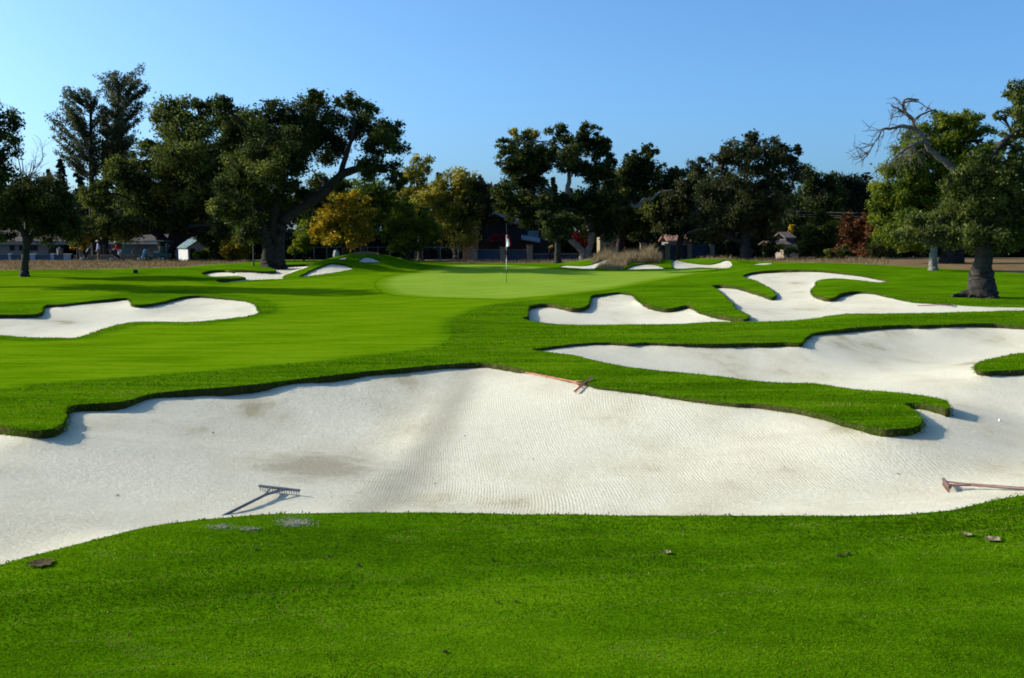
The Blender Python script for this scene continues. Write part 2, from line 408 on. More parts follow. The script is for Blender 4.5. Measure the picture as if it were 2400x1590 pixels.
def rays(pts):
    pts = np.asarray(pts, float)
    u = (pts[:, 0] - 1200) / F; v = (795 - pts[:, 1]) / F
    y = math.cos(PITCH) + v * math.sin(PITCH); z = -math.sin(PITCH) + v * math.cos(PITCH)
    return u / y, z / y
_D = np.geomspace(2.5, 112, 2600)
def cast(pts, surf=None):
    """photo pixels -> first point where the line of sight meets the ground"""
    a, b = rays(pts); res = []
    for ai, bi in zip(a, b):
        gz = (surf or G)(ai * _D, _D); dz = EYE + bi * _D - gz
        k = np.nonzero(dz < 0)[0]
        if len(k) == 0 or k[0] == 0: d = _D[-1]
        else:
            i = k[0]; t = dz[i - 1] / (dz[i - 1] - dz[i]); d = _D[i - 1] + t * (_D[i] - _D[i - 1])
        x = ai * d; res.append((x, d, float((surf or G)(np.array([x]), np.array([d]))[0])))
    return np.array(res)

def inside(P, poly):
    x, y = P[:, 0], P[:, 1]; r = np.zeros(len(P), bool); n = len(poly)
    mn = poly.min(0); mx = poly.max(0)
    s = np.nonzero((x > mn[0]) & (x < mx[0]) & (y > mn[1]) & (y < mx[1]))[0]
    if len(s) == 0: return r
    xs, ys = x[s], y[s]; c = np.zeros(len(s), bool)
    for i in range(n):
        x1, y1 = poly[i]; x2, y2 = poly[(i + 1) % n]
        if y1 == y2: continue
        c ^= ((y1 > ys) != (y2 > ys)) & (xs < (x2 - x1) * (ys - y1) / (y2 - y1) + x1)
    r[s] = c
    return r

def closed_curve(pts, per_px=9, ragged=True):
    """photo outline -> closed, slightly rounded outline on the ground (plan view)"""
    P = np.asarray(pts, float); n = len(P); out = []
    for i in range(n):
        p0, p1, p2, p3 = P[i - 1], P[i], P[(i + 1) % n], P[(i + 2) % n]
        L = np.linalg.norm(p2 - p1); k = max(2, int(L / per_px))
        al = 0.5
        def tj(ti, a, b): return ti + max(np.linalg.norm(b - a), 1e-3) ** al
        t0 = 0; t1 = tj(t0, p0, p1); t2 = tj(t1, p1, p2); t3 = tj(t2, p2, p3)
        for t in np.linspace(t1, t2, k, endpoint=False):
            A1 = (t1 - t) / (t1 - t0) * p0 + (t - t0) / (t1 - t0) * p1; A2 = (t2 - t) / (t2 - t1) * p1 + (t - t1) / (t2 - t1) * p2
            A3 = (t3 - t) / (t3 - t2) * p2 + (t - t2) / (t3 - t2) * p3
            B1 = (t2 - t) / (t2 - t0) * A1 + (t - t0) / (t2 - t0) * A2; B2 = (t3 - t) / (t3 - t1) * A2 + (t - t1) / (t3 - t1) * A3
            out.append((t2 - t) / (t2 - t1) * B1 + (t - t1) / (t2 - t1) * B2)
    C = cast(np.array(out))[:, :2]
    keep = [C[0]]
    for p in C[1:]:
        if np.linalg.norm(p - keep[-1]) > 0.012: keep.append(p)
    C = np.array(keep)
    t = np.roll(C, -1, 0) - np.roll(C, 1, 0); t /= np.linalg.norm(t, axis=1)[:, None] + 1e-9
    nv_ = np.column_stack([-t[:, 1], t[:, 0]]); ln = np.concatenate([[0], np.cumsum(np.linalg.norm(np.diff(C, axis=0), axis=1))])
    if ragged:
        wob_ = 0.020 * np.sin(ln * 5.1 + 2 * np.sin(ln * 1.7)) + 0.014 * np.sin(ln * 13.3 + 1.5 * np.sin(ln * 4.1)) + 0.010 * (rng.random(len(C)) - 0.5)
        C = C + nv_ * (wob_ * np.clip(C[:, 1] / 25, 0.35, 1.2))[:, None]
    area = 0.5 * np.sum(C[:, 0] * np.roll(C[:, 1], -1) - np.roll(C[:, 0], -1) * C[:, 1])
    return C if area > 0 else C[::-1].copy()

B_big = [(-110,1372),(0,1325),(130,1288),(250,1258),(380,1230),(500,1216),(620,1206),(700,1203),(900,1201),(1100,1203),(1300,1206),(1500,1208),(1700,1209),(1900,1209),(2050,1208),(2150,1203),(2230,1195),(2300,1181),(2345,1169),(2400,1160),
 (2550,1130),(2700,1075),(2800,985),(2760,905),(2600,875),(2500,868),(2400,867),(2340,869),(2295,869),(2287,863),(2290,853),(2310,845),(2350,835),(2400,827),(2520,820),(2600,808),(2560,783),(2480,773),
 (2400,765),(2343,759),(2310,758),(2174,762),(2107,762),(2022,767),(1938,776),(1900,783),(1890,789),(1882,802),(1836,803),(1735,805),(1668,806),(1605,806),(1555,805),(1517,803),(1479,805),(1428,803),(1377,804),(1327,808),(1276,815),(1243,819),
 (1276,824),(1339,832),(1377,841),(1428,852),(1470,860),(1530,867),(1600,874),(1701,884),(1803,896),(1904,899),(2005,913),(2090,919),(2174,929),(2214,939),(2222,947),(2223,957),(2191,951),(2158,945),(2124,944),(2110,945),(2127,953),(2147,966),(2158,979),(2157,992),(2141,1001),(2107,1005),(2073,1006),(2039,1001),(2005,993),(1972,985),(1938,973),(1887,962),(1836,953),(1769,947),(1718,945),(1668,940),(1610,933),(1542,924),(1491,917),(1441,912),(1400,906),(1366,897),(1339,891),(1289,880),(1238,868),(1215,864),(1187,858),(1137,851),(1103,850),(1069,852),(1018,856),(968,861),(900,867),(835,873),(768,881),(700,888),(608,900),(507,909),(405,917),(338,927),(287,941),(237,945),(169,951),(155,957),(150,968),(149,986),(135,999),(101,1008),(51,1008),(0,999),(-70,985),(-180,990),(-300,1050),(-380,1150),(-330,1290),(-220,1370)]
B_right = [(1220,745),(1235,742),(1238,736),(1234,725),(1243,717),(1263,713),(1289,713),(1314,717),(1339,722),(1362,721),(1375,716),(1381,707),(1382,699),(1388,692),(1403,690),(1428,687),(1448,685),(1469,687),(1486,692),(1497,703),(1509,711),(1530,717),(1555,722),(1575,722),(1600,717),(1621,717),(1628,723),(1641,731),(1669,736),(1707,742),(1732,746),(1752,747),(1756,742),(1745,734),(1732,727),(1719,721),(1718,712),(1707,703),(1694,691),(1682,679),(1668,671),(1680,668),(1707,669),(1724,671),(1752,679),(1786,690),(1814,697),(1817,688),(1796,671),(1769,657),(1740,647),(1752,641),(1803,634),(1853,632),(1921,634),(1972,639),(2022,646),(2073,656),(2085,658),(2066,662),(2005,656),(1965,653),(1924,656),(1911,662),(1911,671),(1901,679),(1904,688),(1924,696),(1951,698),(1966,690),(1989,684),(2022,683),(2056,687),(2090,697),(2141,708),(2208,713),(2276,718),(2377,721),(2400,721),(2550,726),(2680,733),(2600,738),(2400,728),(2310,730),(2208,733),(2073,735),(1972,737),(1904,747),(1837,752),(1769,754),(1668,755),(1600,759),(1555,760),(1453,761),(1327,761),(1276,757),(1238,751)]
B_left = [(0,786),(68,791),(135,791.5),(179,791),(209,783),(243,771),(270,763),(304,756),(338,754),(422,755),(473,753),(541,746),(591,739),(607,733),(608,726),(601,715),(581,707),(547,701),(507,696),(473,693),(439,694),(405,701),(372,709),(338,714),(314,714),(307,709),(304,700),(287,699),(237,703),(186,709),(135,714),(106,716),(99,722),(99,731),(84,736),(0,738),(-130,737),(-250,745),(-300,762),(-170,779)]
B_backleft = [(471,641),(490,635),(524,633),(574,633),(618,636),(646,634),(635,629),(620,624.5),(642,622.5),(693,620),(733,620),(727,624),(693,636),(664,649),(666,652.5),(625,655),(574,658),(517,663),(509,661),(508,657),(541,653.5),(574,650.5),(558,647.5),(500,648.5),(485,646)]
B_sunny = [(700,648.5),(768,641),(811,634),(827,630),(825,625.5),(811,620),(791,617),(774,617),(751,624),(717,639)]
B_crest = [(838.6,612.5),(849,604.5),(862,601.5),(879,606),(896,614),(869,615)]
B_small = [(788,606.5),(811,602.5),(810,607),(797,608.5)]
B_back1 = [(1309,625),(1322,622),(1365,623),(1382,620.5),(1403,613),(1415,607.5),(1436,607),(1444,611),(1428,618),(1400,624.5),(1393,630.7),(1352,629)]
B_back2 = [(1466,630.7),(1479,623.5),(1499,619),(1529.5,619),(1547,623.5),(1560,629.4),(1510,631)]
B_back3 = [(1578,628),(1575,616),(1581,609.5),(1606,614),(1644,619),(1669,619),(1689,613),(1699,609.5),(1713,612),(1717,617),(1714,626),(1640,627.5)]
B_sliver = [(1766,620),(1789,617),(1813,617.6),(1795,620.5)]

# name, outline, lip height, floor drop, width of the sand slope, label, low-lip spots (px, py, radius px, lip)
BUNK = [
 (B_big, 0.105, 0.62, 2.6, "huge white sand bunker wrapping round the grass cape in the foreground", [(1420, 905, 220, 0.04), (1760, 950, 200, 0.055), (2010, 990, 70, 0.075), (1180, 858, 50, 0.10), (1900, 965, 120, 0.08), (2290, 862, 60, 0.08), (560, 905, 60, 0.15)]),
 (B_right, 0.14, 0.30, 2.4, "winding white sand bunker with two grass capes right of the putting green", [(1495, 700, 26, 0.08), (1640, 731, 20, 0.06), (1908, 670, 30, 0.05), (2050, 650, 60, 0.08), (2150, 706, 90, 0.05), (2350, 724, 170, 0.004), (1240, 740, 10, 0.2)]),
 (B_left, 0.12, 0.34, 2.2, "white sand bunker left of the fairway with a grass tongue on its far edge", [(590, 715, 45, 0.03), (305, 703, 20, 0.08)]),
 (B_backleft, 0.16, 0.22, 1.2, "half shaded sand bunker with grass capes left of the mound", []),
 (B_sunny, 0.10, 0.22, 1.0, "sunlit bunker face below the crest of the left mound", []),
 (B_crest, 0.08, 0.10, 0.8, "shaded wedge of sand on the crest of the left mound", []),
 (B_small, 0.05, 0.06, 0.6, "thin sliver of sand behind the crest of the left mound", []),
 (B_back1, 0.05, 0.06, 1.0, "sand bunker behind the green left of the tall dry grass", []),
 (B_back2, 0.08, 0.05, 1.0, "small sand bunker under the brow of tall dry grass", []),
 (B_back3, 0.06, 0.06, 1.0, "sand bunker behind the green right of the tall dry grass", []),
 (B_sliver, 0.02, 0.02, 0.5, "flat sliver of sand at the far right end of the green", []),
]
G_green = [(879,668),(889,655),(920,646),(970,638),(1005,630),(1038,623),(1100,621),(1200,622),(1280,626),(1340,632),(1400,635),(1500,634),(1600,630),(1680,629),(1672,634),(1631,642),(1530,660),(1428,679),(1365,687),(1301,693),(1200,702),(1106,700),(1004,697),(937,693),(896,684)]
G_fair = [(1301,694),(1250,704),(1187,710),(1122,722),(1080,736),(1056,753),(1052,768),(1057,785),(1038,806),(987,819),(869,834),(700,851),(507,868),(304,885),(101,901),(0,915),(-200,935),(-500,960),(-520,800),(-320,795),(-200,795),(0,796),(100,799),(200,793),(270,775),(330,763),(440,763),(540,753),(592,742),(642,732),(654,723),(642,713),(608,701),(541,691),(439,682),(338,684),(250,694),(150,703),(60,707),(-100,712),(-300,720),(-450,700),(-320,668),(0,648),(200,647),(380,648),(470,662),(510,668),(574,662),(666,656.5),(720,652),(800,645),(860,641),(930,634),(985,628),(960,638),(918,645),(886,654.5),(875,668),(893,686),(937,695),(1004,699),(1106,702),(1200,704)]
G_dry = [(-500,640),(-150,634),(0,634),(200,632),(420,627),(560,618),(640,605),(760,600),(830,596),(880,596),(985,612),(1050,616),(1100,618),(1300,617),(1370,611),(1440,604.5),(1540,603),(1640,606),(1712,608),(1800,613.5),(1950,617),(2100,623),(2250,632),(2400,641),(2600,652),(2800,660)]

outlines = []
for b in BUNK:
    outlines.append(closed_curve(b[0], 7 if b[0] in (B_big, B_right, B_left) else 4))
green_o = closed_curve(G_green, 12, False)
fair_o = closed_curve(G_fair, 14, False)
dry_o = cast(G_dry)[:, :2]
dry_o = np.vstack([dry_o, [[95, 112], [500, 160], [700, 800], [-700, 800], [-500, 160], [-95, 112]]])

def seg_dist(P, poly, vals=None):
    d = np.full(len(P), 1e9); lab = np.zeros(len(P))
    n = len(poly)
    for i in range(n):
        a = poly[i]; b = poly[(i + 1) % n]; ab = b - a; L = ab @ ab + 1e-12
        t = np.clip(((P - a) @ ab) / L, 0, 1); q = a + t[:, None] * ab; dd = np.hypot(*(P - q).T)
        m = dd < d; d[m] = dd[m]
        if vals is not None: lab[m] = vals[i]
    return d, lab

LIPS = []
for b, o in zip(BUNK, outlines):
    v = np.full(len(o), b[1]) * (1 + 0.25 * np.sin(np.arange(len(o)) * 0.21) * np.sin(np.arange(len(o)) * 0.057))
    zz = G(o[:, 0], o[:, 1])
    # where each outline point lies in the photo
    d = o[:, 1]; sl_ = (EYE - zz) / d
    ang = np.arctan(sl_) - PITCH
    py = 795 + np.tan(ang) * F; px = 1200 + o[:, 0] / d * F * (1.0 / (math.cos(PITCH) + 0))
    for (cx, cy, r, lp) in b[5]:
        wgt = np.clip(1.6 - np.hypot(px - cx, (py - cy) * 2) / r, 0, 1)
        v = v * (1 - wgt) + lp * wgt
    for _ in range(4): v = (np.roll(v, 1) + v + np.roll(v, -1)) / 3
    LIPS.append(v)

def sand_z(i, P):
    d, lp = seg_dist(P, outlines[i], LIPS[i])
    b = BUNK[i]; x, y = P[:, 0], P[:, 1]
    und = 0.018 * np.sin(x * 1.7 + 0.6 * y) * np.sin(y * 1.1 + 1) + 0.010 * np.sin(x * 4.1 - y * 2.3)
    return G(x, y) - lp - b[2] * (1 - np.exp(-(d / b[3]) ** 1.25)) + 0.5 * und * np.clip(d / 0.6, 0, 1)

def surf(x, y):
    x = np.asarray(x, float); y = np.asarray(y, float); z = G(x, y); P = np.stack([x, y], 1)
    for i, o in enumerate(outlines):
        m = inside(P, o)
        if m.any(): z[m] = sand_z(i, P[m])
    return z

# one triangulation for the whole ground, with every outline as a constraint
pts = []; edges = []
def add_loop(o):
    b = len(pts); pts.extend([tuple(p) for p in o]); n = len(o)
    edges.extend([(b + i, b + (i + 1) % n) for i in range(n)])
for o in outlines: add_loop(o)
for o in (green_o, fair_o, dry_o): add_loop(o)
def offsets(o, ds):
    t = np.roll(o, -1, 0) - np.roll(o, 1, 0); t /= np.linalg.norm(t, axis=1)[:, None] + 1e-9
    N = np.column_stack([-t[:, 1], t[:, 0]])
    for d_ in ds: pts.extend([tuple(p) for p in (o + N * d_)])
offsets(green_o, (0.3, 0.7, 1.2)); offsets(fair_o, (0.12, 0.3, 0.6))
r = 1.0
while r < 125:
    step = max(0.0075, 0.0035 + 0.0)
    a = np.radians(np.arange(-38, 38.01, 0.45)) + (rng.random() - 0.5) * 0.004
    pts.extend(zip(r * np.sin(a), r * np.cos(a))); r *= 1.013
for r in np.geomspace(0.8, 900, 60):
    for an in np.radians(np.arange(-180, 180, 4.0)):
        if abs(an) > math.radians(38.3) or r > 126: pts.append((r * math.sin(an), r * math.cos(an)))
vco, _, fcs, ov, oe, of = delaunay_2d_cdt([Vector((float(p[0]), float(p[1]))) for p in pts], edges, [], 0, 1e-6)
V = np.array([(v.x, v.y) for v in vco]); T = np.array([f for f in fcs if len(f) == 3], np.int32)
cen = V[T].mean(1)
reg = np.full(len(T), 0)                          # 0 rough, 1 fairway, 2 green, 3 dry ground, 10+ sand
reg[inside(cen, fair_o)] = 1
reg[inside(cen, green_o)] = 2
reg[inside(cen, dry_o)] = 3
for i, o in enumerate(outlines): reg[inside(cen, o)] = 10 + i
e1 = V[T[:, 1]] - V[T[:, 0]]; e2 = V[T[:, 2]] - V[T[:, 0]]
flip = (e1[:, 0] * e2[:, 1] - e1[:, 1] * e2[:, 0]) < 0
T[flip] = T[flip][:, ::-1]

def sheet(name, sel, zf, mat, normals=True):
    t = T[sel]; ids, inv = np.unique(t, return_inverse=True); P = V[ids]
    z = zf(P)
    me = np_mesh(name, np.column_stack([P, z]), inv.reshape(t.shape))
    o = link_mesh(name, me, mat)
    if normals:
        e = 0.04
        gx = (G(P[:, 0] + e, P[:, 1]) - G(P[:, 0] - e, P[:, 1])) / (2 * e); gy = (G(P[:, 0], P[:, 1] + e) - G(P[:, 0], P[:, 1] - e)) / (2 * e)
        N = np.column_stack([-gx, -gy, np.ones(len(P))]); N /= np.linalg.norm(N, axis=1)[:, None]
        me.normals_split_custom_set_from_vertices([tuple(q) for q in N])
    tag(o, kind="structure")
    return o
gz = lambda P: G(P[:, 0], P[:, 1])
sheet("rough", reg == 0, gz, M_rough)
def edge_attr(o, outline, width):
    me = o.data; nv = len(me.vertices); co = np.empty(nv * 3, np.float32); me.vertices.foreach_get("co", co); co = co.reshape(-1, 3)[:, :2].astype(float)
    d_, _ = seg_dist(co, outline) if outline is not None else (None, None)
    return me, d_, width
o_ = sheet("fairway", reg == 1, gz, M_fair)
me, d1, _w = edge_attr(o_, fair_o, 0.6)
co = np.empty(len(me.vertices) * 3, np.float32); me.vertices.foreach_get("co", co); co = co.reshape(-1, 3)[:, :2].astype(float)
d2, _l = seg_dist(co, green_o)
val = np.where(d2 < 1.2, 1.0, np.clip(d1 / 0.5, 0, 1))
at = me.attributes.new("edge", 'FLOAT', 'POINT'); at.data.foreach_set("value", val.astype(np.float32))
o_ = sheet("putting_green", reg == 2, gz, M_green)
me, d1, _w = edge_attr(o_, green_o, 1.2)
at = me.attributes.new("edge", 'FLOAT', 'POINT'); at.data.foreach_set("value", np.clip(d1 / 1.2, 0, 1).astype(np.float32))
sheet("dry_ground", reg == 3, gz, M_dry)
from mathutils.bvhtree import BVHTree
SURF_V = [(float(x), float(y), float(z)) for (x, y), z in zip(V, G(V[:, 0], V[:, 1]))]
SURF_F = [tuple(int(k) for k in f) for f in T[reg < 10]]
for i, b in enumerate(BUNK):
    s_ = sheet("sand_bunker", reg == 10 + i, lambda P, i=i: sand_z(i, P), M_sand, False)
    s_["label"] = b[4]
    me = s_.data; nv = len(me.vertices); co = np.empty(nv * 3, np.float32); me.vertices.foreach_get("co", co); co = co.reshape(-1, 3)
    ed = np.empty(len(me.edges) * 2, np.int32); me.edges.foreach_get("vertices", ed); ed = ed.reshape(-1, 2)
    dd, _ = seg_dist(co[:, :2].astype(float), outlines[i]); fixed = dd < 0.02
    z = co[:, 2].astype(float)
    for _ in range(22 if i < 3 else 4):
        acc = np.zeros(nv); cn = np.zeros(nv)
        np.add.at(acc, ed[:, 0], z[ed[:, 1]]); np.add.at(acc, ed[:, 1], z[ed[:, 0]]); np.add.at(cn, ed[:, 0], 1); np.add.at(cn, ed[:, 1], 1)
        z2 = 0.4 * z + 0.6 * acc / np.maximum(cn, 1); z = np.where(fixed, z, z2)
    co[:, 2] = z; me.vertices.foreach_set("co", co.ravel()); me.update()
    k0 = len(SURF_V); SURF_V += [tuple(float(q) for q in p) for p in co]
    tri = np.empty(len(me.polygons) * 3, np.int32); me.polygons.foreach_get("vertices", tri)
    SURF_F += [tuple(int(k0 + q) for q in f) for f in tri.reshape(-1, 3)]
BVH = BVHTree.FromPolygons(SURF_V, SURF_F)
def pick(pts_):
    """photo pixels -> points on the finished ground and sand"""
    a, b = rays(pts_); res = []
    for ai, bi in zip(a, b):
        hit = BVH.ray_cast(Vector((0, 0, EYE)), Vector((float(ai), 1.0, float(bi))).normalized())
        for dv in (0.0015, 0.003, 0.006, -0.003):
            if hit[0] is not None: break
            hit = BVH.ray_cast(Vector((0, 0, EYE)), Vector((float(ai), 1.0, float(bi) - dv)).normalized())
        res.append(tuple(hit[0]))
    return np.array(res)

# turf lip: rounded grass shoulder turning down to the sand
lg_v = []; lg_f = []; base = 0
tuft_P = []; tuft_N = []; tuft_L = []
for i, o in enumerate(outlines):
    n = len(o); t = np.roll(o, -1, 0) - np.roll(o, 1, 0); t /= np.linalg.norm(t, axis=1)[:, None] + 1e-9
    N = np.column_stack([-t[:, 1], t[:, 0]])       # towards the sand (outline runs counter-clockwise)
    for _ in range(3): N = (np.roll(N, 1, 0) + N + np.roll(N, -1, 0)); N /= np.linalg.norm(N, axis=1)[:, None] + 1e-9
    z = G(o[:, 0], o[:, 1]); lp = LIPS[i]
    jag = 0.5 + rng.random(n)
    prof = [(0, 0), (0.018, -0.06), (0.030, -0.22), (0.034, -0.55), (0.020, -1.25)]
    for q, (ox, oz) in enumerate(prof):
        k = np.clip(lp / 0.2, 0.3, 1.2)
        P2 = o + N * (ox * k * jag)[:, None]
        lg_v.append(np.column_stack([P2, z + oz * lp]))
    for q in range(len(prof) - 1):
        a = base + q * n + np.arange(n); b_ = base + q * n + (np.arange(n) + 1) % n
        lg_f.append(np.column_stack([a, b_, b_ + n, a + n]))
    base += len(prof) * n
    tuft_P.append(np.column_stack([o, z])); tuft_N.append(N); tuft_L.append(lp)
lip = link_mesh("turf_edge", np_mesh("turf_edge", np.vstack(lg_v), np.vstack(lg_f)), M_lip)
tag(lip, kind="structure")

# ---------------------------------------------------------------- blades
def blades(name, base, height, width, lean, tint, mat, kind="stuff", curve=0.5, leandir=None):
    n = len(base); az = rng.random(n) * 2 * math.pi
    side = np.column_stack([np.cos(az), np.sin(az), np.zeros(n)])
    la = rng.random(n) * 2 * math.pi
    ld = np.column_stack([np.cos(la), np.sin(la), np.zeros(n)]) if leandir is None else leandir
    h = height[:, None]; wv = width[:, None] * side
    mid = base + np.array([0, 0, 1.0]) * h * 0.6 + ld * h * lean[:, None] * 0.35
    tip = base + np.array([0, 0, 1.0]) * h * (1 - 0.25 * lean[:, None]) + ld * h * lean[:, None]
    vs = np.stack([base - wv * 0.5, base + wv * 0.5, mid + wv * 0.4, mid - wv * 0.4, tip], 1).reshape(-1, 3)
    b = np.arange(n) * 5
    f1 = np.column_stack([b, b + 1, b + 2]); f2 = np.column_stack([b, b + 2, b + 3]); f3 = np.column_stack([b + 3, b + 2, b + 4])
    fs = np.stack([f1, f2, f3], 1).reshape(-1, 3)
    me = np_mesh(name, vs, fs, False)
    at = me.attributes.new("tint", 'FLOAT', 'FACE'); at.data.foreach_set("value", np.repeat(np.clip(tint, 0, 1), 3).astype(np.float32))
    o = link_mesh(name, me, mat)
    return o

def vnoise(x, y, s):
    return (np.sin(x * s + 1.7 * np.sin(y * s * 0.7)) * np.sin(y * s * 1.1 + 1.3 * np.sin(x * s * 0.6 + 2)) + 0.5 * np.sin(x * s * 2.3 + y * s * 1.9)) / 1.5

def scatter(r0, r1, n, amax=33):
    r_ = np.exp(np.log(r0) + rng.random(n) * (np.log(r1) - np.log(r0))); a = np.radians((rng.random(n) * 2 - 1) * amax)
    return np.column_stack([r_ * np.sin(a), r_ * np.cos(a)]), r_

P, rr = scatter(3.9, 44, 640000, 31)
keep = np.ones(len(P), bool)
for o in outlines[:3]: keep &= ~inside(P, o)
keep &= ~inside(P, fair_o); keep &= ~inside(P, green_o)
P = P[keep]; rr = rr[keep]
hn = vnoise(P[:, 0], P[:, 1], 1.1)
hgt = np.clip(0.008 + 0.006 * rng.random(len(P)) + 0.003 * hn, 0.004, 0.02) * np.clip(rr / 7, 0.9, 1.8)
wid = 0.0018 + 0.00055 * rr
ux = P[:, 0] * 0.97 + P[:, 1] * 0.25; uy = P[:, 1] * 0.97 - P[:, 0] * 0.25
tint = 0.36 + 0.34 * vnoise(ux * 0.35, uy * 1.9, 0.9) + 0.24 * vnoise(ux * 1.3 + 5, uy * 4.0, 1.0) + 0.42 * (rng.random(len(P)) - 0.5) + 0.14 * hn
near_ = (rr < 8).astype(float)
tint += near_ * (0.20 * (1 - sstep(4.9, 5.6, uy)) - 0.30 * sstep(5.2, 5.8, uy) * (1 - sstep(6.5, 7.0, uy)))  # bank's shading put into the tint: darker before the crest, lighter below
for l0 in (4.62, 5.02, 5.38, 5.66, 6.05, 6.4):
    ml = (np.abs(uy - l0 - 0.05 * np.sin(ux * 1.3 + l0)) < 0.022) & (rr < 8.5) & (vnoise(ux * 1.7 + l0, uy, 1.0) > -0.15)
    tint[ml] = np.where(rng.random(ml.sum()) < 0.45, 0.98, tint[ml] - 0.3)
thatch = vnoise(P[:, 0] * 2.6 + 1, P[:, 1] * 5.0, 1.0) + 0.6 * vnoise(P[:, 0] * 7, P[:, 1] * 9 + 2, 1.0)
tint[(thatch > 0.95) & (rng.random(len(P)) < 0.55)] = 0.97
tint[rng.random(len(P)) < 0.02] = 1.0
tint[(thatch < -0.75) & (rng.random(len(P)) < 0.55)] = 0.02
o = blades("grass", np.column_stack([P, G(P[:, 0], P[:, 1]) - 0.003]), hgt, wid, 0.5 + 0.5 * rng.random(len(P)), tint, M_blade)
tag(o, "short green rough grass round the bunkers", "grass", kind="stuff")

bp = []; bn = []; bl = []
for i in range(len(outlines)):
    Pt, N, lp = tuft_P[i], tuft_N[i], tuft_L[i]
    nx = np.roll(Pt, -1, 0); L = np.linalg.norm(nx - Pt, axis=1)
    dist = np.hypot(Pt[:, 0], Pt[:, 1])
    cnt = np.clip(L / (0.0011 * dist), 2, 60).astype(int)
    idx = np.repeat(np.arange(len(Pt)), cnt); t = rng.random(len(idx))[:, None]
    q = Pt[idx] * (1 - t) + nx[idx] * t
    q[:, :2] -= N[idx] * (rng.random(len(idx)) * 0.05 - 0.012)[:, None]
    bp.append(q); bn.append(N[idx]); bl.append(lp[idx])
bp = np.vstack(bp); bn = np.vstack(bn); bl = np.concatenate(bl)
dist = np.hypot(bp[:, 0], bp[:, 1])
jag = np.clip(vnoise(bp[:, 0] * 3, bp[:, 1] * 3, 2.0) * 0.5 + 0.6, 0.15, 1.2)
hgt = (0.022 + 0.065 * rng.random(len(bp)) ** 2 * jag) * np.clip(0.6 + bl * 3, 0.7, 1.3) * np.where(dist < 9, 0.45, 1.0)
ld = np.column_stack([bn + (rng.random((len(bp), 2)) - 0.5) * 1.2, -0.5 * np.ones(len(bp))])
o = blades("edge_grass", bp - np.array([0, 0, 0.006]), hgt, 0.004 + 0.0007 * dist, 0.5 + 0.6 * rng.random(len(bp)),
           0.36 + 0.5 * (rng.random(len(bp)) - 0.5) + 0.15 * vnoise(bp[:, 0], bp[:, 1], 1.5), M_blade, leandir=ld)
tag(o, "longer grass hanging over the bunker edges", "grass", kind="stuff")
sel = rng.random(len(bp)) < 0.8
q = bp[sel] + np.column_stack([bn[sel] * (0.03 + 0.012 * rng.random((sel.sum(), 1))), -(0.05 + 0.95 * rng.random(sel.sum())) * bl[sel]])
ld2 = np.column_stack([bn[sel] * 0.8 + (rng.random((sel.sum(), 2)) - 0.5) * 0.8, -1.1 * np.ones(sel.sum())])
o = blades("edge_grass", q, 0.030 + 0.035 * rng.random(len(q)), 0.004 + 0.0007 * dist[sel], 0.8 + 0.5 * rng.random(len(q)), 0.12 + 0.7 * rng.random(len(q)) ** 2, M_blade, leandir=ld2)
tag(o, "shaggy grass and roots on the bunker faces", "grass", kind="stuff")

# ---------------------------------------------------------------- trees
def leaf_mesh(name, C, size, tint, flat=0.35):
    n = len(C)
    nrm = rng.normal(size=(n, 3)); nrm[:, 2] += flat; nrm /= np.linalg.norm(nrm, axis=1)[:, None]
    a = np.cross(nrm, rng.normal(size=(n, 3))); a /= np.linalg.norm(a, axis=1)[:, None] + 1e-9
    b = np.cross(nrm, a); s = size[:, None]
    bend = nrm * s * 0.18
    vs = np.stack([C - a * s * 0.62, C - b * s * 0.36 + bend, C + a * s * 0.62, C + b * s * 0.36 + bend], 1).reshape(-1, 3)
    k = np.arange(n) * 4
    me = np_mesh(name, vs, np.column_stack([k, k + 1, k + 2, k + 3]), False)
    at = me.attributes.new("tint", 'FLOAT', 'FACE'); at.data.foreach_set("value", np.clip(tint, 0, 1).astype(np.float32))
    return me

def crown_points(lobes, d, dens, leaf_px, clump=0.34, nclump=16, spread=0.75, zflat=0.75, seed=0, base_tint=0.45, deep=0.0):
    """lobes: photo ellipses (px, py, rx, ry) at depth d -> leaf positions spread through real volumes"""
    global rng
    C = []; TI = []; centres = []
    for (px, py, rx, ry) in lobes:
        rx *= 1.13; ry *= 1.13; k = d / F
        c = W(px, py, d); R = np.array([rx * k, max(rx, ry) * k * spread, ry * k])
        c = c + np.array([0, (rng.random() - 0.5) * (0.9 * rx * k + 2 * deep), 0])
        m = max(6, int(1.25 * nclump * (rx * ry / 2500.0) ** 0.4))
        dirs = rng.normal(size=(m, 3)); dirs /= np.linalg.norm(dirs, axis=1)[:, None]
        rad = 0.30 + 0.65 * rng.random(m) ** 0.6
        cc = c + dirs * R * rad[:, None]
        cr = 1.22 * clump * (0.65 + 0.7 * rng.random(m))
        n = int(2.1 * dens * 3.14 * rx * ry / (leaf_px * leaf_px * 0.45))
        pick = rng.choice(m, n, p=cr ** 2 / (cr ** 2).sum())
        q = rng.normal(size=(n, 3)); q /= np.linalg.norm(q, axis=1)[:, None]
        q *= (rng.random(n) ** 0.45)[:, None] * (1 + 0.25 * rng.normal(size=n))[:, None]
        q[:, 2] *= zflat
        C.append(cc[pick] + q * R.mean() * cr[pick][:, None] * np.array([1, 1, 1]))
        ct = base_tint + 0.22 * rng.normal(size=m)
        TI.append(ct[pick] + 0.18 * rng.normal(size=n))
        centres.append((c, cc, R))
    return np.vstack(C), np.concatenate(TI), centres

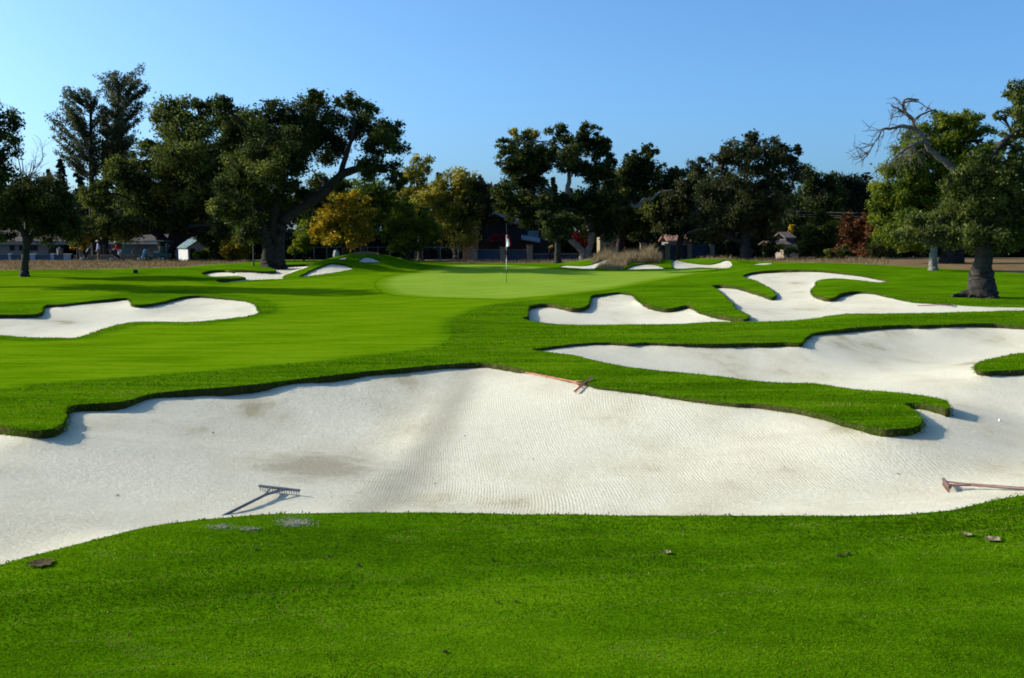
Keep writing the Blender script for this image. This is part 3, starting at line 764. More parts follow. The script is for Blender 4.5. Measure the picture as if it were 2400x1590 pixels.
def trunk_geo(stems, d, wob=0.12, gzb=None):
    g = Geo(); allp = []
    for si, s in enumerate(stems):
        k = d / F
        pts3 = []; rad = []
        if gzb is not None and (si == 0 or abs(s[0][1] - stems[0][0][1]) < 4):
            p = W(s[0][0], s[0][1], d); h0 = max(p[2], gzb + 0.05); r0 = s[0][2] * k
            fh = min(0.95, 2.2 * r0)
            for dz, f_ in ((-0.35, 1.55), (0.0, 1.36), (fh * 0.45, 1.12)):
                pts3.append(np.array([p[0], d, gzb + dz])); rad.append(r0 * f_)
            yb = s[0][1]; s = [(s[0][0], yb - fh / k, s[0][2])] + [q for q in s[1:] if q[1] < yb - fh / k * 1.25]
        dy = 0.0
        for j, (px, py, rp) in enumerate(s):
            p = W(px, py, d); dy += (rng.random() - 0.5) * 0.35 * (j > 0); p[1] += dy
            pts3.append(p); rad.append(rp * k)
        sp = smooth_path(pts3, 5); rs = np.interp(np.linspace(0, 1, len(sp)), np.linspace(0, 1, len(rad)), rad)
        amp = 0.14
        sp = [p + (rng.random(3) - 0.5) * amp * r_ * (i not in (0,)) for i, (p, r_) in enumerate(zip(sp, rs))]
        g.tube(sp, rs, 16 if max(rs) > 0.3 else 9, wob * (0.5 if max(rs) > 0.3 else 1)); allp += [(p, r_) for p, r_ in zip(sp, rs)]
    return g, allp

def limbs_geo(g, allp, centres, twigs=5, k=1.0, thin=1.0):
    if not allp: return
    AP = np.array([p for p, _ in allp]); AR = np.array([r_ for _, r_ in allp])
    for c, cc, R in centres:
        dd = np.linalg.norm(AP - c, axis=1) + np.maximum(0, AP[:, 2] - c[2] + 0.3) * 2.5
        i = int(np.argmin(dd)); p0 = AP[i]; r0 = min(AR[i] * 0.55, 0.16 * k) * thin
        mid = (p0 + c) / 2 + np.array([0, 0, 0.12 * np.linalg.norm(c - p0)]) + (rng.random(3) - 0.5) * 0.2 * np.linalg.norm(c - p0)
        sp = smooth_path([p0, mid, c], 5); g.tube(sp, np.linspace(r0, r0 * 0.4 + 0.012, len(sp)), 6, 0.12)
        for j in rng.choice(len(cc), min(twigs, len(cc)), replace=False):
            a = sp[int(rng.integers(3, len(sp)))]; b = cc[j]
            m2 = (a + b) / 2 + (rng.random(3) - 0.5) * 0.3 * np.linalg.norm(b - a)
            s2 = smooth_path([a, m2, b], 3); g.tube(s2, np.linspace(r0 * 0.35 + 0.01, 0.012, len(s2)), 5, 0.1, cap=False)

def tree(name, label, d, base, stems, lobes, leaf=M_oak, bark=M_dbark, dens=3.0, leaf_px=6.0, group=None, cat="tree",
         clump=0.34, nclump=16, twigs=5, spread=0.75, zflat=0.75, tint=0.45, extra=None, thin=1.0, deep=0.0):
    leaf_px *= 0.82
    b = W(base[0], base[1], d); gzb = float(G(np.array([b[0]]), np.array([d]))[0]); b[2] = gzb
    root = thing(name, label, cat, b, group)
    C, TI, cen_ = crown_points(lobes, d, dens, leaf_px, clump, nclump, spread, zflat, base_tint=tint, deep=deep)
    C[:, 2] = np.maximum(C[:, 2], gzb + 0.08)
    me = leaf_mesh("crown", C - b, leaf_px * d / F * (0.5 + 1.0 * rng.random(len(C)) ** 1.3), TI)
    if stems:
        stems = [list(s) for s in stems]
        g, allp = trunk_geo(stems, d, gzb=gzb)
        limbs_geo(g, allp, cen_, twigs, k=d / 60, thin=thin)
        g.build("trunk", bark, root, True)
    link_mesh("crown", me, leaf, root)
    if extra: extra(root, d)
    return root

tree("oak_tree", "massive dark live oak with a long limb sweeping right, behind the left mound", 74, (640, 614),
     [[(632, 614, 17), (628, 570, 15), (612, 520, 13), (605, 470, 11), (600, 400, 7)],
      [(652, 614, 15), (655, 560, 14), (665, 520, 13), (683, 502, 12), (720, 478, 13), (763, 448, 12), (800, 412, 10), (846, 395, 8), (880, 400, 5), (907, 403, 4)],
      [(640, 560, 14), (645, 490, 12), (655, 430, 9), (680, 350, 6), (735, 280, 4)],
      [(795, 415, 7), (810, 370, 6), (825, 320, 4), (830, 280, 3)]],
     [(640,300,62,52),(645,260,30,24),(735,275,58,46),(757,240,25,20),(835,275,52,42),(827,250,26,20),(900,335,44,44),(885,392,48,26),(760,345,58,34),(690,340,60,40),(680,400,62,42),(745,425,44,22),(600,370,55,55),(640,462,62,42),(934,425,22,20),(560,320,48,52),(560,270,30,24),(585,440,50,50),(700,450,40,26),(905,300,26,30),(600,535,46,38),(720,300,50,40),(640,370,60,50),(720,470,34,24),(690,350,50,40),(570,480,40,50)],
     M_oak, M_dbark, 3.2, 6.2, clump=0.30, nclump=20, twigs=5, deep=3.4, spread=0.95)
tree("oak_tree", "broad dark oak with a forked trunk right of the golf cart", 99, (388, 611),
     [[(390, 610, 17), (389, 585, 16), (378, 560, 12), (362, 530, 9), (345, 490, 6)], [(392, 600, 14), (405, 570, 12), (428, 540, 10), (450, 500, 9), (470, 420, 6)], [(392, 585, 12), (408, 545, 10), (410, 470, 8), (430, 360, 5)]],
     [(430,275,56,36),(500,268,54,32),(470,245,26,16),(405,300,42,30),(555,285,40,34),(400,350,58,42),(480,350,75,55),(335,365,42,36),(470,420,85,60),(305,415,48,42),(262,462,46,36),(350,460,75,52),(450,500,85,50),(540,440,60,66),(245,500,34,34),(560,530,46,36),(330,530,56,30),(540,360,60,60),(400,400,60,50),(285,530,40,26),(505,540,50,24),(550,572,46,22),(228,545,34,26),(440,450,60,50),(520,500,60,44)],
     M_oak, M_dbark, 2.8, 6.5, clump=0.32, nclump=18, tint=0.6, deep=3.5)
EUCG = "tall thin pines behind the oaks"
def pine(label, d, base_px, stems, sil):
    """sil: photo points (y, left reach, right reach) of the crown; fine branches sweep up and out from the stems"""
    b = W(*base_px, d); b[2] = float(G(np.array([b[0]]), np.array([d]))[0]); k = d / F
    root = thing("pine_tree", label, "tree", b, EUCG)
    g, allp = trunk_geo(stems, d, 0.06, gzb=b[2]); C = []; TI = []
    ys = [q[0] for q in sil]
    for st in stems:
        sp = smooth_path([W(x, y, d) for x, y, r_ in st], 12); top = st[-1][1]; spx = np.interp(np.linspace(0, 1, len(sp)), np.linspace(0, 1, len(st)), [q[1] for q in st])
        xs = np.interp(np.linspace(0, 1, len(sp)), np.linspace(0, 1, len(st)), [q[0] for q in st])
        for _ in range(105):
            py = top + (max(ys) - top) * rng.random() ** 0.85
            i = int(np.argmin(np.abs(spx - py))); p0 = sp[i]; an = rng.random() * 2 * math.pi; ca = math.cos(an)
            Lr = np.interp(py, ys, [q[1] for q in sil]); Rr = np.interp(py, ys, [q[2] for q in sil])
            reach = max(8, (xs[i] - Lr) if ca < 0 else (Rr - xs[i])) * k * (0.62 + 0.5 * rng.random())
            reach = min(reach, 4.3); up = 0.75 + 0.35 * rng.random()
            e = p0 + np.array([ca * reach, math.sin(an) * min(reach, 2.2), reach * up * 0.75 + 0.2]); mid = (p0 + e) / 2 - np.array([0, 0, 0.14 * reach])
            br = smooth_path([p0, mid, e], 3); g.tube(br, np.linspace(0.035, 0.010, len(br)), 4, 0.1, cap=False)
            m = int(26 + 44 * reach); t = 0.25 + 0.75 * rng.random(m) ** 0.7
            q = p0 * ((1 - t) ** 2)[:, None] + 2 * mid * (t * (1 - t))[:, None] + e * (t ** 2)[:, None]
            q = q + rng.normal(size=(m, 3)) * np.array([0.20, 0.20, 0.13]) * (0.5 + 0.5 * t)[:, None]
            C.append(q); TI.append(0.42 + 0.16 * rng.normal() + 0.18 * rng.normal(size=m))
    g.build("trunk", M_dbark, root, True)
    C = np.vstack(C); TI = np.concatenate(TI)
    link_mesh("crown", leaf_mesh("crown", C - b, 0.17 * (0.7 + 0.7 * rng.random(len(C))), TI), M_euc, root)
pine("tall airy pine with one bare straight trunk, left of the pair", 108, (222, 604),
     [[(222, 604, 8), (217, 520, 7), (214, 430, 6), (212, 330, 4.5), (212, 230, 2)]],
     [(205, 195, 230), (240, 168, 245), (290, 140, 245), (340, 122, 240), (390, 130, 240), (430, 160, 240)])
pine("taller airy pine of the pair with two thin stems and a rounded top", 110, (272, 604),
     [[(275, 604, 7), (276, 480, 6), (276, 400, 5.5), (277, 300, 4), (280, 190, 2)], [(248, 604, 6), (248, 450, 5), (250, 350, 3.5), (247, 260, 1.5)]],
     [(172, 262, 305), (200, 240, 330), (240, 236, 350), (290, 236, 345), (340, 238, 320), (390, 245, 315), (420, 250, 300)])
tree("round_tree", "small round headed tree with a slim trunk alone on the left lawn", 62, (60, 645),
     [[(58, 646, 9), (62, 600, 8), (65, 565, 8), (52, 530, 5), (30, 490, 3)], [(64, 575, 6), (85, 535, 5), (110, 490, 3)], [(65, 565, 5), (66, 520, 4), (70, 450, 3)]],
     [(60,452,62,34),(110,465,62,40),(150,490,36,36),(20,475,50,42),(80,510,82,34),(-20,500,40,40),(165,530,30,24),(5,535,44,24),(120,545,50,22)],
     M_brn, M_bark, 3.2, 6, clump=0.33, nclump=18)
tree("oak_tree", "dark oak cut off by the left edge of the view", 55, (-190, 660),
     [[(-170, 652, 20), (-165, 560, 16), (-150, 470, 12), (-120, 380, 7)], [(-160, 540, 10), (-90, 450, 7), (-30, 380, 4)]],
     [(-10,285,34,44),(-5,350,36,44),(-20,410,46,42),(-90,330,80,80),(-90,440,80,60),(-190,400,90,90),(-200,300,80,60),(-120,250,60,50)],
     M_oak, M_dbark, 2.6, 7, clump=0.34, nclump=16, spread=1.25)

def bare_twigs(root_xyz, start, direction, length, radius, g, depth=0, spread=0.6, lift=0.1):
    p = np.array(start, float); dv = np.array(direction, float); dv /= np.linalg.norm(dv)
    path = [p]; n = 5
    for i in range(n):
        dv = dv + rng.normal(size=3) * 0.20 + np.array([0, 0, lift * 0.2]); dv /= np.linalg.norm(dv)
        p = p + dv * length / n; path.append(p)
    g.tube(path, np.linspace(radius, max(radius * 0.45, 0.006), len(path)), 5, 0.15, cap=False)
    if depth <= 0: return
    for i in range(3 if depth > 1 else 4):
        a = path[int(rng.integers(1, len(path)))]
        d2 = dv + rng.normal(size=3) * spread; bare_twigs(root_xyz, a, d2, length * (0.5 + 0.25 * rng.random()), radius * 0.5, g, depth - 1, spread, lift)

def bare_tree(name, label, d, base, tips, trunk_r):
    b = W(base[0], base[1], d); b[2] = float(G(np.array([b[0]]), np.array([d]))[0])
    root = thing(name, label, "tree", b); g = Geo()
    top = W(base[0], base[2], d)
    g.tube(smooth_path([b - np.array([0, 0, 0.3]), (b + top) / 2, top], 5), np.linspace(trunk_r, trunk_r * 0.6, 11), 8, 0.1)
    g.build("trunk", M_bark2, root, True)
    g = Geo()
    for (tx, ty) in tips:
        t_ = W(tx, ty, d); bare_twigs(b, top, t_ - top, np.linalg.norm(t_ - top) * 0.8, trunk_r * 0.5, g, 2, 0.55, 0.15)
    g.build("branches", M_bark2, root, True)
bare_tree("bare_tree", "leafless pale twiggy tree between the left edge oak and the pines", 112, (60, 604, 440), [(10, 350), (40, 330), (75, 345), (105, 365), (60, 360), (115, 400), (25, 390)], 0.16)

def conifer(label, px, d, ytop, ybase, wpx, leaf=M_fir, group=None):
    b = W(px, ybase, d); b[2] = float(G(np.array([b[0]]), np.array([d]))[0]); top = W(px, ytop, d)
    root = thing("conifer", label, "tree", b, group)
    g = Geo(); g.tube([b - np.array([0, 0, 0.3]), (b + top) / 2, top], [0.28, 0.16, 0.02], 7, 0.05)
    H = top[2] - b[2]; R = wpx * d / F; C = []; TI = []
    nl = int(H / 0.75)
    for i in range(nl):
        f = 0.12 + 0.88 * i / nl; z = b[2] + H * f; rr_ = R * (1 - f) ** 0.8 * (0.8 + 0.4 * rng.random()) + 0.1
        for k in range(9):
            an = rng.random() * 6.28; z = b[2] + H * min(0.99, f + rng.random() / nl); L = rr_ * (0.55 + 0.65 * rng.random())
            tip = np.array([b[0] + math.cos(an) * L, b[1] + math.sin(an) * L, z - 0.22 * L]); st = np.array([b[0], b[1], z])
            m = int(10 + 16 * L)
            t = rng.random(m) ** 0.7; q = st + (tip - st) * t[:, None] + rng.normal(size=(m, 3)) * 0.14 * (0.4 + L * 0.25)
            C.append(q); TI.append(0.4 + 0.2 * rng.normal(size=m) + 0.15 * rng.normal())
    g.build("trunk", M_dbark, root, True)
    C = np.vstack(C); TI = np.concatenate(TI)
    link_mesh("crown", leaf_mesh("crown", C - b, 0.30 * d / 110 * (0.7 + 0.6 * rng.random(len(C))), TI), leaf, root)
CG = "dark conifers standing beyond the tree line"
for lab, px, d, yt, yb, wp in [
    ("dark conifer just left of the tall pines", 150, 124, 372, 604, 34), ("small dark conifer between the bare tree and the pines", 122, 128, 398, 604, 26),
    ("dark conifer below the tall pines' crowns", 192, 122, 388, 604, 36), ("dark conifer against the trunks of the tall pines", 232, 126, 420, 604, 34),
    ("dark pointed conifer between the olive trees and the centre oak", 1127, 128, 412, 600, 26), ("second pointed conifer just right of the olive trees", 1150, 132, 438, 600, 24),
    ("dark conifer peeping over the olive trees", 1030, 132, 405, 600, 26), ("dark conifer seen through the gap in the centre oak", 1295, 126, 418, 600, 26)]:
    conifer(lab, px, d, yt, yb, wp, group=CG)

tree("autumn_tree", "small rounded tree with golden yellow autumn leaves by the wire fence", 84, (805, 606),
     [[(805, 606, 4), (806, 570, 4), (800, 520, 3), (795, 470, 2)], [(806, 575, 3), (835, 520, 2)], [(804, 580, 3), (770, 530, 2)]],
     [(780,495,44,34),(825,505,44,36),(760,540,34,30),(800,555,62,26),(845,485,30,34),(742,548,20,24),(790,460,24,18),(850,545,30,26),(765,510,30,26)],
     M_yel, M_bark, 1.9, 5.5, clump=0.30, nclump=20, twigs=8, thin=0.7, tint=0.58)
tree("shade_tree", "dark green tree tucked under the big oak's long limb above the golden tree", 90, (850, 606),
     [[(850, 606, 7), (852, 520, 6), (845, 450, 4)]], [(850,455,44,30),(820,470,40,30),(900,470,34,30),(880,440,26,24),(870,505,40,40),(800,440,24,18),(765,470,40,34),(735,510,36,34),(790,500,34,30),(705,480,26,26)], M_brite, M_dbark, 2.4, 6)
tree("olive_tree", "tall olive yellow willow with a wispy top, right of the big oak", 106, (985, 606),
     [[(985, 606, 7), (985, 520, 6), (978, 440, 4), (985, 385, 2)], [(985, 540, 5), (960, 470, 3)]],
     [(988,383,30,18),(972,405,28,26),(965,440,38,32),(1000,450,34,34),(945,470,30,26),(980,490,40,36),(925,455,20,20)],
     M_oliv, M_bark, 1.9, 6, clump=0.30, nclump=18, twigs=8)
tree("olive_tree", "broad olive green willow left of the black house", 104, (1070, 606),
     [[(1070, 606, 8), (1068, 530, 6), (1060, 460, 4)], [(1070, 550, 5), (1100, 490, 3)]],
     [(1080,425,40,24),(1045,450,48,34),(1105,455,34,36),(1020,480,44,40),(1070,500,56,46),(1120,500,24,36),(1060,545,60,34),(1095,420,22,14)],
     M_oliv, M_bark, 2.0, 6, tint=0.62)
tree("maple_tree", "bright green young tree with a few red leaves, by the wire fence", 93, (955, 606),
     [[(955, 606, 5), (955, 560, 4), (950, 510, 3)], [(955, 565, 3), (990, 530, 2)]],
     [(950,500,38,26),(930,535,36,34),(995,535,36,34),(965,565,44,22),(915,560,24,22),(1000,505,22,18),(940,478,20,14)],
     M_brite, M_bark, 2.3, 6, tint=0.6)

tree("oak_tree", "wide spreading oak with pale V shaped stems beside the black house", 92, (1372, 607),
     [[(1366, 608, 8), (1360, 592, 7), (1340, 565, 7), (1329, 548, 6), (1318, 515, 5), (1300, 470, 4)],
      [(1378, 608, 8), (1384, 575, 7), (1388, 555, 7), (1400, 538, 6.5), (1425, 519, 6), (1446, 505, 5), (1470, 480, 4.5), (1490, 486, 4), (1508, 468, 3.2), (1524, 470, 2.8), (1545, 452, 2.2), (1578, 446, 1.2)],
      [(1384, 570, 6), (1380, 530, 6), (1350, 490, 6), (1331, 449, 6), (1335, 417, 5), (1330, 360, 3)], [(1385, 540, 5), (1395, 470, 5), (1392, 400, 4)]],
     [(1192,372,28,40),(1178,345,18,20),(1222,345,24,30),(1250,385,36,32),(1312,328,32,28),(1315,304,18,12),(1377,318,32,28),(1372,297,14,10),(1395,352,36,30),(1325,372,46,32),(1270,378,36,34),(1432,375,20,18),(1212,412,38,36),(1205,450,42,34),(1180,468,26,30),(1391,405,36,22),(1250,478,48,28),(1242,505,46,24),(1338,490,48,36),(1378,505,56,38),(1310,532,32,28),(1425,415,24,24),(1290,352,26,26),(1420,342,18,18),(1225,390,36,34),(1250,428,34,22),(1300,468,40,22),(1410,455,44,26),(1350,470,40,22),(1440,490,40,30),(1270,500,40,26),(1410,540,40,22),(1425,530,40,22),(1400,515,34,22),(1355,345,26,26),(1400,395,30,24),(1345,395,30,18)],
     M_oak, M_bark2, 2.7, 6, clump=0.30, nclump=18, twigs=6)
tree("grey_tree", "grey green tree drooping over the black house's gable", 104, (1135, 606), [[(1135, 606, 6), (1138, 540, 5), (1145, 480, 3)]], [(1152,455,42,32),(1115,485,34,32),(1178,472,22,20),(1140,508,24,14),(1100,520,22,24),(1095,455,20,22)], M_oak2, M_dbark, 2.4, 6, tint=0.55)
tree("oak_tree", "dark bushy oak rising right of the V stemmed oak", 98, (1452, 608),
     [[(1452, 608, 9), (1455, 560, 8), (1470, 500, 7), (1490, 430, 5)], [(1458, 550, 6), (1520, 490, 4), (1550, 440, 3)]],
     [(1485,385,36,26),(1515,366,24,22),(1520,350,14,12),(1500,408,52,34),(1565,408,26,28),(1540,430,38,28),(1448,425,36,30),(1460,462,58,36),(1512,490,62,40),(1500,525,62,30),(1440,510,46,34),(1560,470,40,34),(1480,362,14,14)],
     M_oak, M_dbark, 2.5, 6, clump=0.31, nclump=18)
tree("poplar_tree", "pale yellowing poplar poking out behind the top of the V stemmed oak", 118, (1248, 606),
     [[(1248, 606, 6), (1248, 450, 5), (1248, 330, 2)]], [(1246,312,16,18),(1250,345,20,30),(1246,390,22,36),(1205,320,14,18),(1203,350,14,22),(1248,450,26,40)], M_oliv, M_bark, 2.0, 6.5)
tree("lime_tree", "small lime green tree glowing over the black house roof", 112, (1215, 604),
     [[(1215, 604, 4), (1215, 520, 3)]], [(1212,475,24,20),(1200,492,22,16),(1222,455,14,14)], M_brite, M_bark, 2.2, 6, tint=0.9)
tree("oak_tree", "grey green oak with a gnarled trunk in front of the dark panel fence", 88, (1748, 607),
     [[(1748, 607, 13), (1747, 570, 11), (1744, 530, 9), (1740, 493, 8), (1745, 440, 6), (1755, 370, 4)], [(1744, 570, 6), (1715, 560, 6), (1680, 545, 5), (1640, 540, 4), (1610, 548, 3)], [(1742, 500, 5), (1790, 440, 5), (1825, 380, 3)], [(1742, 490, 5), (1700, 440, 4), (1690, 395, 3)]],
     [(1765,335,36,24),(1762,318,18,10),(1732,362,44,32),(1822,350,32,24),(1858,370,24,26),(1695,388,34,28),(1790,380,60,36),(1845,410,46,34),(1750,432,64,36),(1680,440,44,40),(1672,505,52,44),(1735,505,56,38),(1806,470,56,44),(1806,525,50,32),(1680,545,46,22),(1870,345,12,10),(1700,352,18,14)],
     M_oak2, M_bark, 2.2, 6, clump=0.29, nclump=20, twigs=8)
tree("oak_tree", "dark leaning oak just left of the gnarled trunk oak", 96, (1590, 607),
     [[(1590, 607, 8), (1595, 560, 7), (1610, 500, 6), (1630, 420, 4)]],
     [(1642,388,22,24),(1612,412,28,34),(1622,448,42,40),(1608,490,46,40),(1622,530,50,28),(1585,470,30,40),(1560,530,40,26),(1660,470,30,40)], M_oak2, M_dbark, 2.5, 6)
WG = "dark trees right of the gnarled trunk oak"
tree("dark_tree", "rounded very dark tree behind the right shoulder of the gnarled oak", 112, (1900, 606), [[(1900, 606, 7), (1900, 470, 5)]],
     [(1905,422,34,28),(1936,425,22,24),(1898,465,48,42),(1870,500,44,44),(1920,505,46,40),(1945,470,34,34),(1850,540,50,36)], M_oak, M_dbark, 2.7, 6.5, WG)
tree("dark_tree", "dull green far tree above the rust red shrubs", 124, (1990, 606), [[(1990, 606, 7), (1990, 480, 4)]],
     [(1955,455,28,30),(1984,446,34,30),(2013,450,26,24),(1995,485,46,40),(1965,500,40,36),(2030,485,30,36),(1975,425,10,12),(2000,428,10,12)], M_fir, M_dbark, 2.7, 6.5, WG)
tree("redwood_tree", "huge rounded bright green evergreen behind the dead limb", 72, (2180, 612), [[(2230, 612, 22), (2225, 500, 18), (2220, 350, 10)]],
     [(2217,280,38,22),(2262,288,36,26),(2240,300,50,34),(2170,325,44,34),(2130,365,44,42),(2230,335,66,44),(2296,330,28,36),(2105,430,50,46),(2176,405,66,56),(2265,390,62,50),(2082,470,44,38),(2118,505,52,44),(2080,525,36,36),(2190,480,70,60),(2280,460,60,60),(2095,560,40,26),(2140,565,60,24),(2068,500,26,30)],
     M_brite, M_dbark, 3.0, 6.2, clump=0.30, nclump=20, twigs=3, tint=0.62)
tree("oak_tree", "small pale trunked oak standing on the brown soil left of the near oak", 62, (2187, 623),
     [[(2187, 623, 9), (2187, 600, 8.5), (2188, 580, 8), (2175, 560, 5), (2150, 545, 3)], [(2188, 582, 6), (2205, 560, 4)]],
     [(2120,545,44,26),(2160,530,40,28),(2187,555,44,20),(2215,540,36,26),(2095,555,24,18),(2140,515,34,22)], M_brite, M_bark2, 2.6, 6.5, tint=0.55)

def dead_limb(root, d):
    g = Geo(); k = d / F
    def br(pts_, dy=0.0):
        P3 = []
        for j, (px, py, rp) in enumerate(pts_):
            p = W(px, py, d); p[1] += 0.5 - dy * j; P3.append(p)
        sp = smooth_path(P3, 5); rs = np.interp(np.linspace(0, 1, len(sp)), np.linspace(0, 1, len(pts_)), [q[2] * k for q in pts_])
        sp = [p + (rng.random(3) - 0.5) * 0.5 * r_ for p, r_ in zip(sp, rs)]
        g.tube(sp, rs, 7, 0.15); return sp
    main = br([(2300, 520, 14), (2290, 460, 13), (2265, 415, 8.5), (2232, 382, 7.5), (2195, 352, 6.5), (2178, 325, 5.8), (2158, 300, 5.2), (2121, 293, 5)])
    b1 = br([(2154, 300, 5), (2150, 278, 4.5), (2132, 262, 4), (2124, 243, 3.5), (2132, 230, 2.5), (2160, 233, 1.6)], 0.05)
    b2 = br([(2152, 282, 3.5), (2168, 268, 3), (2195, 256, 2), (2203, 254, 1.2)], -0.05)
    b3 = br([(2121, 293, 4), (2095, 300, 3), (2076, 301, 2.5), (2066, 318, 2), (2050, 340, 1.5), (2035, 365, 1)], 0.08)
    b4 = br([(2180, 328, 5), (2160, 334, 4), (2140, 342, 3), (2110, 362, 2.4), (2084, 388, 1.5)], 0.08)
    b5 = br([(2130, 262, 3), (2112, 250, 2.2), (2098, 246, 1.4)], 0.05)
    b6 = br([(2124, 243, 2.4), (2140, 234, 1.8), (2165, 236, 1.2), (2180, 246, 0.8)])
    for sp, n_, L in ((b1, 7, 0.45), (b2, 5, 0.4), (b3, 12, 0.65), (b4, 12, 0.7), (b5, 4, 0.35), (b6, 4, 0.35), (main[18:], 10, 0.6)):
        for _ in range(n_):
            a = sp[int(rng.integers(len(sp) // 4, len(sp)))]
            dv = rng.normal(size=3) * 0.6 + np.array([-0.35, 0, -0.45])
            bare_twigs(None, a, dv, L * (0.6 + 0.8 * rng.random()), 0.020, g, 1, 0.6, -0.2)
    o = g.build("dead_limb", M_dead, root, True); o["label"] = "bare grey dead limb curling left over the crown"
tree("oak_tree", "near live oak with a stout trunk and bare dead limb, at the right edge", 41, (2300, 700),
     [[(2300, 702, 27), (2300, 680, 25), (2300, 650, 22.5), (2300, 620, 20), (2302, 590, 20), (2300, 540, 20), (2292, 490, 17)],
      [(2304, 590, 17), (2330, 530, 15), (2360, 470, 11), (2390, 420, 8)],
      [(2300, 520, 12), (2310, 430, 10), (2324, 367, 8), (2361, 323, 6), (2394, 300, 5), (2385, 250, 3)],
      [(2290, 690, 13), (2270, 690, 10), (2252, 692, 6), (2233, 694, 3)],
      [(2300, 560, 12), (2250, 530, 9), (2190, 520, 6)]],
     [(2275,485,66,42),(2325,440,58,46),(2362,505,48,48),(2230,525,44,36),(2175,530,46,30),(2125,550,32,22),(2270,552,76,24),(2385,560,44,24),(2374,252,28,40),(2382,212,26,24),(2348,272,16,12),(2372,335,32,30),(2310,370,34,22),(2392,385,34,36),(2220,425,24,16),(2345,395,36,30),(2420,470,50,60),(2440,300,50,60),(2250,455,40,26),(2315,530,60,36),(2430,400,50,40),(2300,582,70,12),(2190,545,60,34),(2255,420,40,34),(2290,450,50,36),(2320,490,60,44),(2350,440,46,40)],
     M_near, M_bark, 2.4, 6.5, clump=0.30, nclump=26, twigs=7, tint=0.52, extra=dead_limb)
# trunk of an oak in front of the black house, its crown merging into the V-stemmed oak
tree("oak_tree", "young oak with a single straight grey trunk in front of the black house", 82, (1307, 613),
     [[(1307, 614, 7.5), (1306, 600, 6.5), (1307, 575, 6.5), (1305, 545, 5), (1290, 515, 3)], [(1307, 560, 4), (1325, 530, 3)]],
     [(1300,535,40,26),(1330,520,34,24),(1285,515,26,20),(1318,555,26,16)], M_oak, M_bark, 2.6, 6)

# shrubs
def shrub(label, px, py, d, lobes, leaf, dens=2.6, group=None, tint=0.45, name="shrub", leaf_px=6):
    return tree(name, label, d, (px, py), [[(px, py, 2.2), (px, py - 12, 1.6), (px, py - 25, 1)]], lobes, leaf, M_dbark, dens, leaf_px, group, "shrub", 0.36, 14, 3, tint=tint)
RG = "rust red shrubs right of the dark trees"
shrub("narrower rust red shrub, left of the two", 1990, 603, 84, [(1990,530,22,26),(1990,560,26,28),(1988,585,26,16)], M_rust, 3, RG)
shrub("wider rust red shrub, right of the two", 2034, 603, 83, [(2035,530,28,28),(2034,560,34,30),(2030,585,32,16)], M_rust, 3, RG)
shrub("dark green bush beside the small right house", 1922, 606, 86, [(1920,530,28,28),(1915,560,40,30),(1930,585,42,18),(1890,580,20,20)], M_oak, 3)
shrub("yellow green willowy bush left of the rust red shrubs", 1960, 604, 88, [(1957,528,24,18),(1945,545,22,16),(1968,545,18,18)], M_brite, 2.8, tint=0.85)
shrub("low dark bush below the rust red shrubs", 1975, 606, 80, [(1975,592,22,12),(1955,594,18,10)], M_oak, 3, tint=0.6)
shrub("low grey green bush right of the rust red shrubs", 2062, 607, 80, [(2060,588,30,14),(2090,592,26,12)], M_brn, 3, tint=0.6)
shrub("low green bush in front of the white shed", 462, 611, 100, [(466,602,16,9),(482,596,22,13),(503,600,20,12)], M_brite, 2.8, tint=0.6)
shrub("orange brown bush under the big oak", 545, 606, 92, [(535,575,28,18),(562,572,24,18),(545,592,34,14)], M_yel, 2.2, tint=0.25)
shrub("dark bush right of the shed's doorway under the oaks", 590, 606, 99, [(590,560,36,30),(575,585,34,20),(610,585,30,20)], M_oak, 2.8)
shrub("dark bush filling the gap left of the golf cart oak", 250, 604, 106, [(245,545,34,26),(225,560,30,24)], M_oak, 2.6)
shrub("dark green bush between the shed and the orange bush", 505, 606, 98, [(505,580,34,22),(520,592,30,14)], M_brn, 2.6)
shrub("bright green bush right of the big oak's trunk", 712, 606, 92, [(705,560,26,22),(725,570,24,20),(695,580,20,16)], M_brite, 2.6, tint=0.7)
shrub("yellow flecked bush at the end of the left house roof", 182, 604, 102, [(175,553,20,18),(190,560,20,22),(182,578,16,16)], M_yel, 1.6, tint=0.2)
shrub("red flowering bush left of the stone gate", 1373, 604, 100, [(1367,566,14,9),(1376,552,9,14),(1352,556,10,8)], M_red, 2.2)
shrub("red leaved bush right of the stone gate", 1452, 604, 101, [(1451,562,10,12),(1453,574,10,10)], M_red, 2.4)
shrub("orange flowers before the black house", 1288, 604, 99, [(1287,580,6,5)], M_yel, 2.0, tint=0.8)
shrub("dim red creeper on the balcony of the black house", 1172, 604, 104.5, [(1160,557,18,7),(1182,560,10,10)], M_red, 2.0, tint=0.0)
shrub("small yellow tree right of the gnarled oak", 1856, 604, 110, [(1856,535,8,8),(1852,545,9,6)], M_yel, 2.4, tint=0.9)
shrub("olive bush hiding the eaves of the small right house", 1815, 606, 95, [(1812,572,22,16),(1800,588,24,14)], M_brn, 2.6, tint=0.5)
shrub("low yellow green plants before the small right house", 1848, 606, 94, [(1840,584,22,8),(1860,588,16,7)], M_brite, 2.4, tint=0.7)
shrub("green hedge sprig at the foot of the tall dry grass", 1425, 607, 81, [(1424,602,9,7)], M_brite, 2.8, tint=0.7)

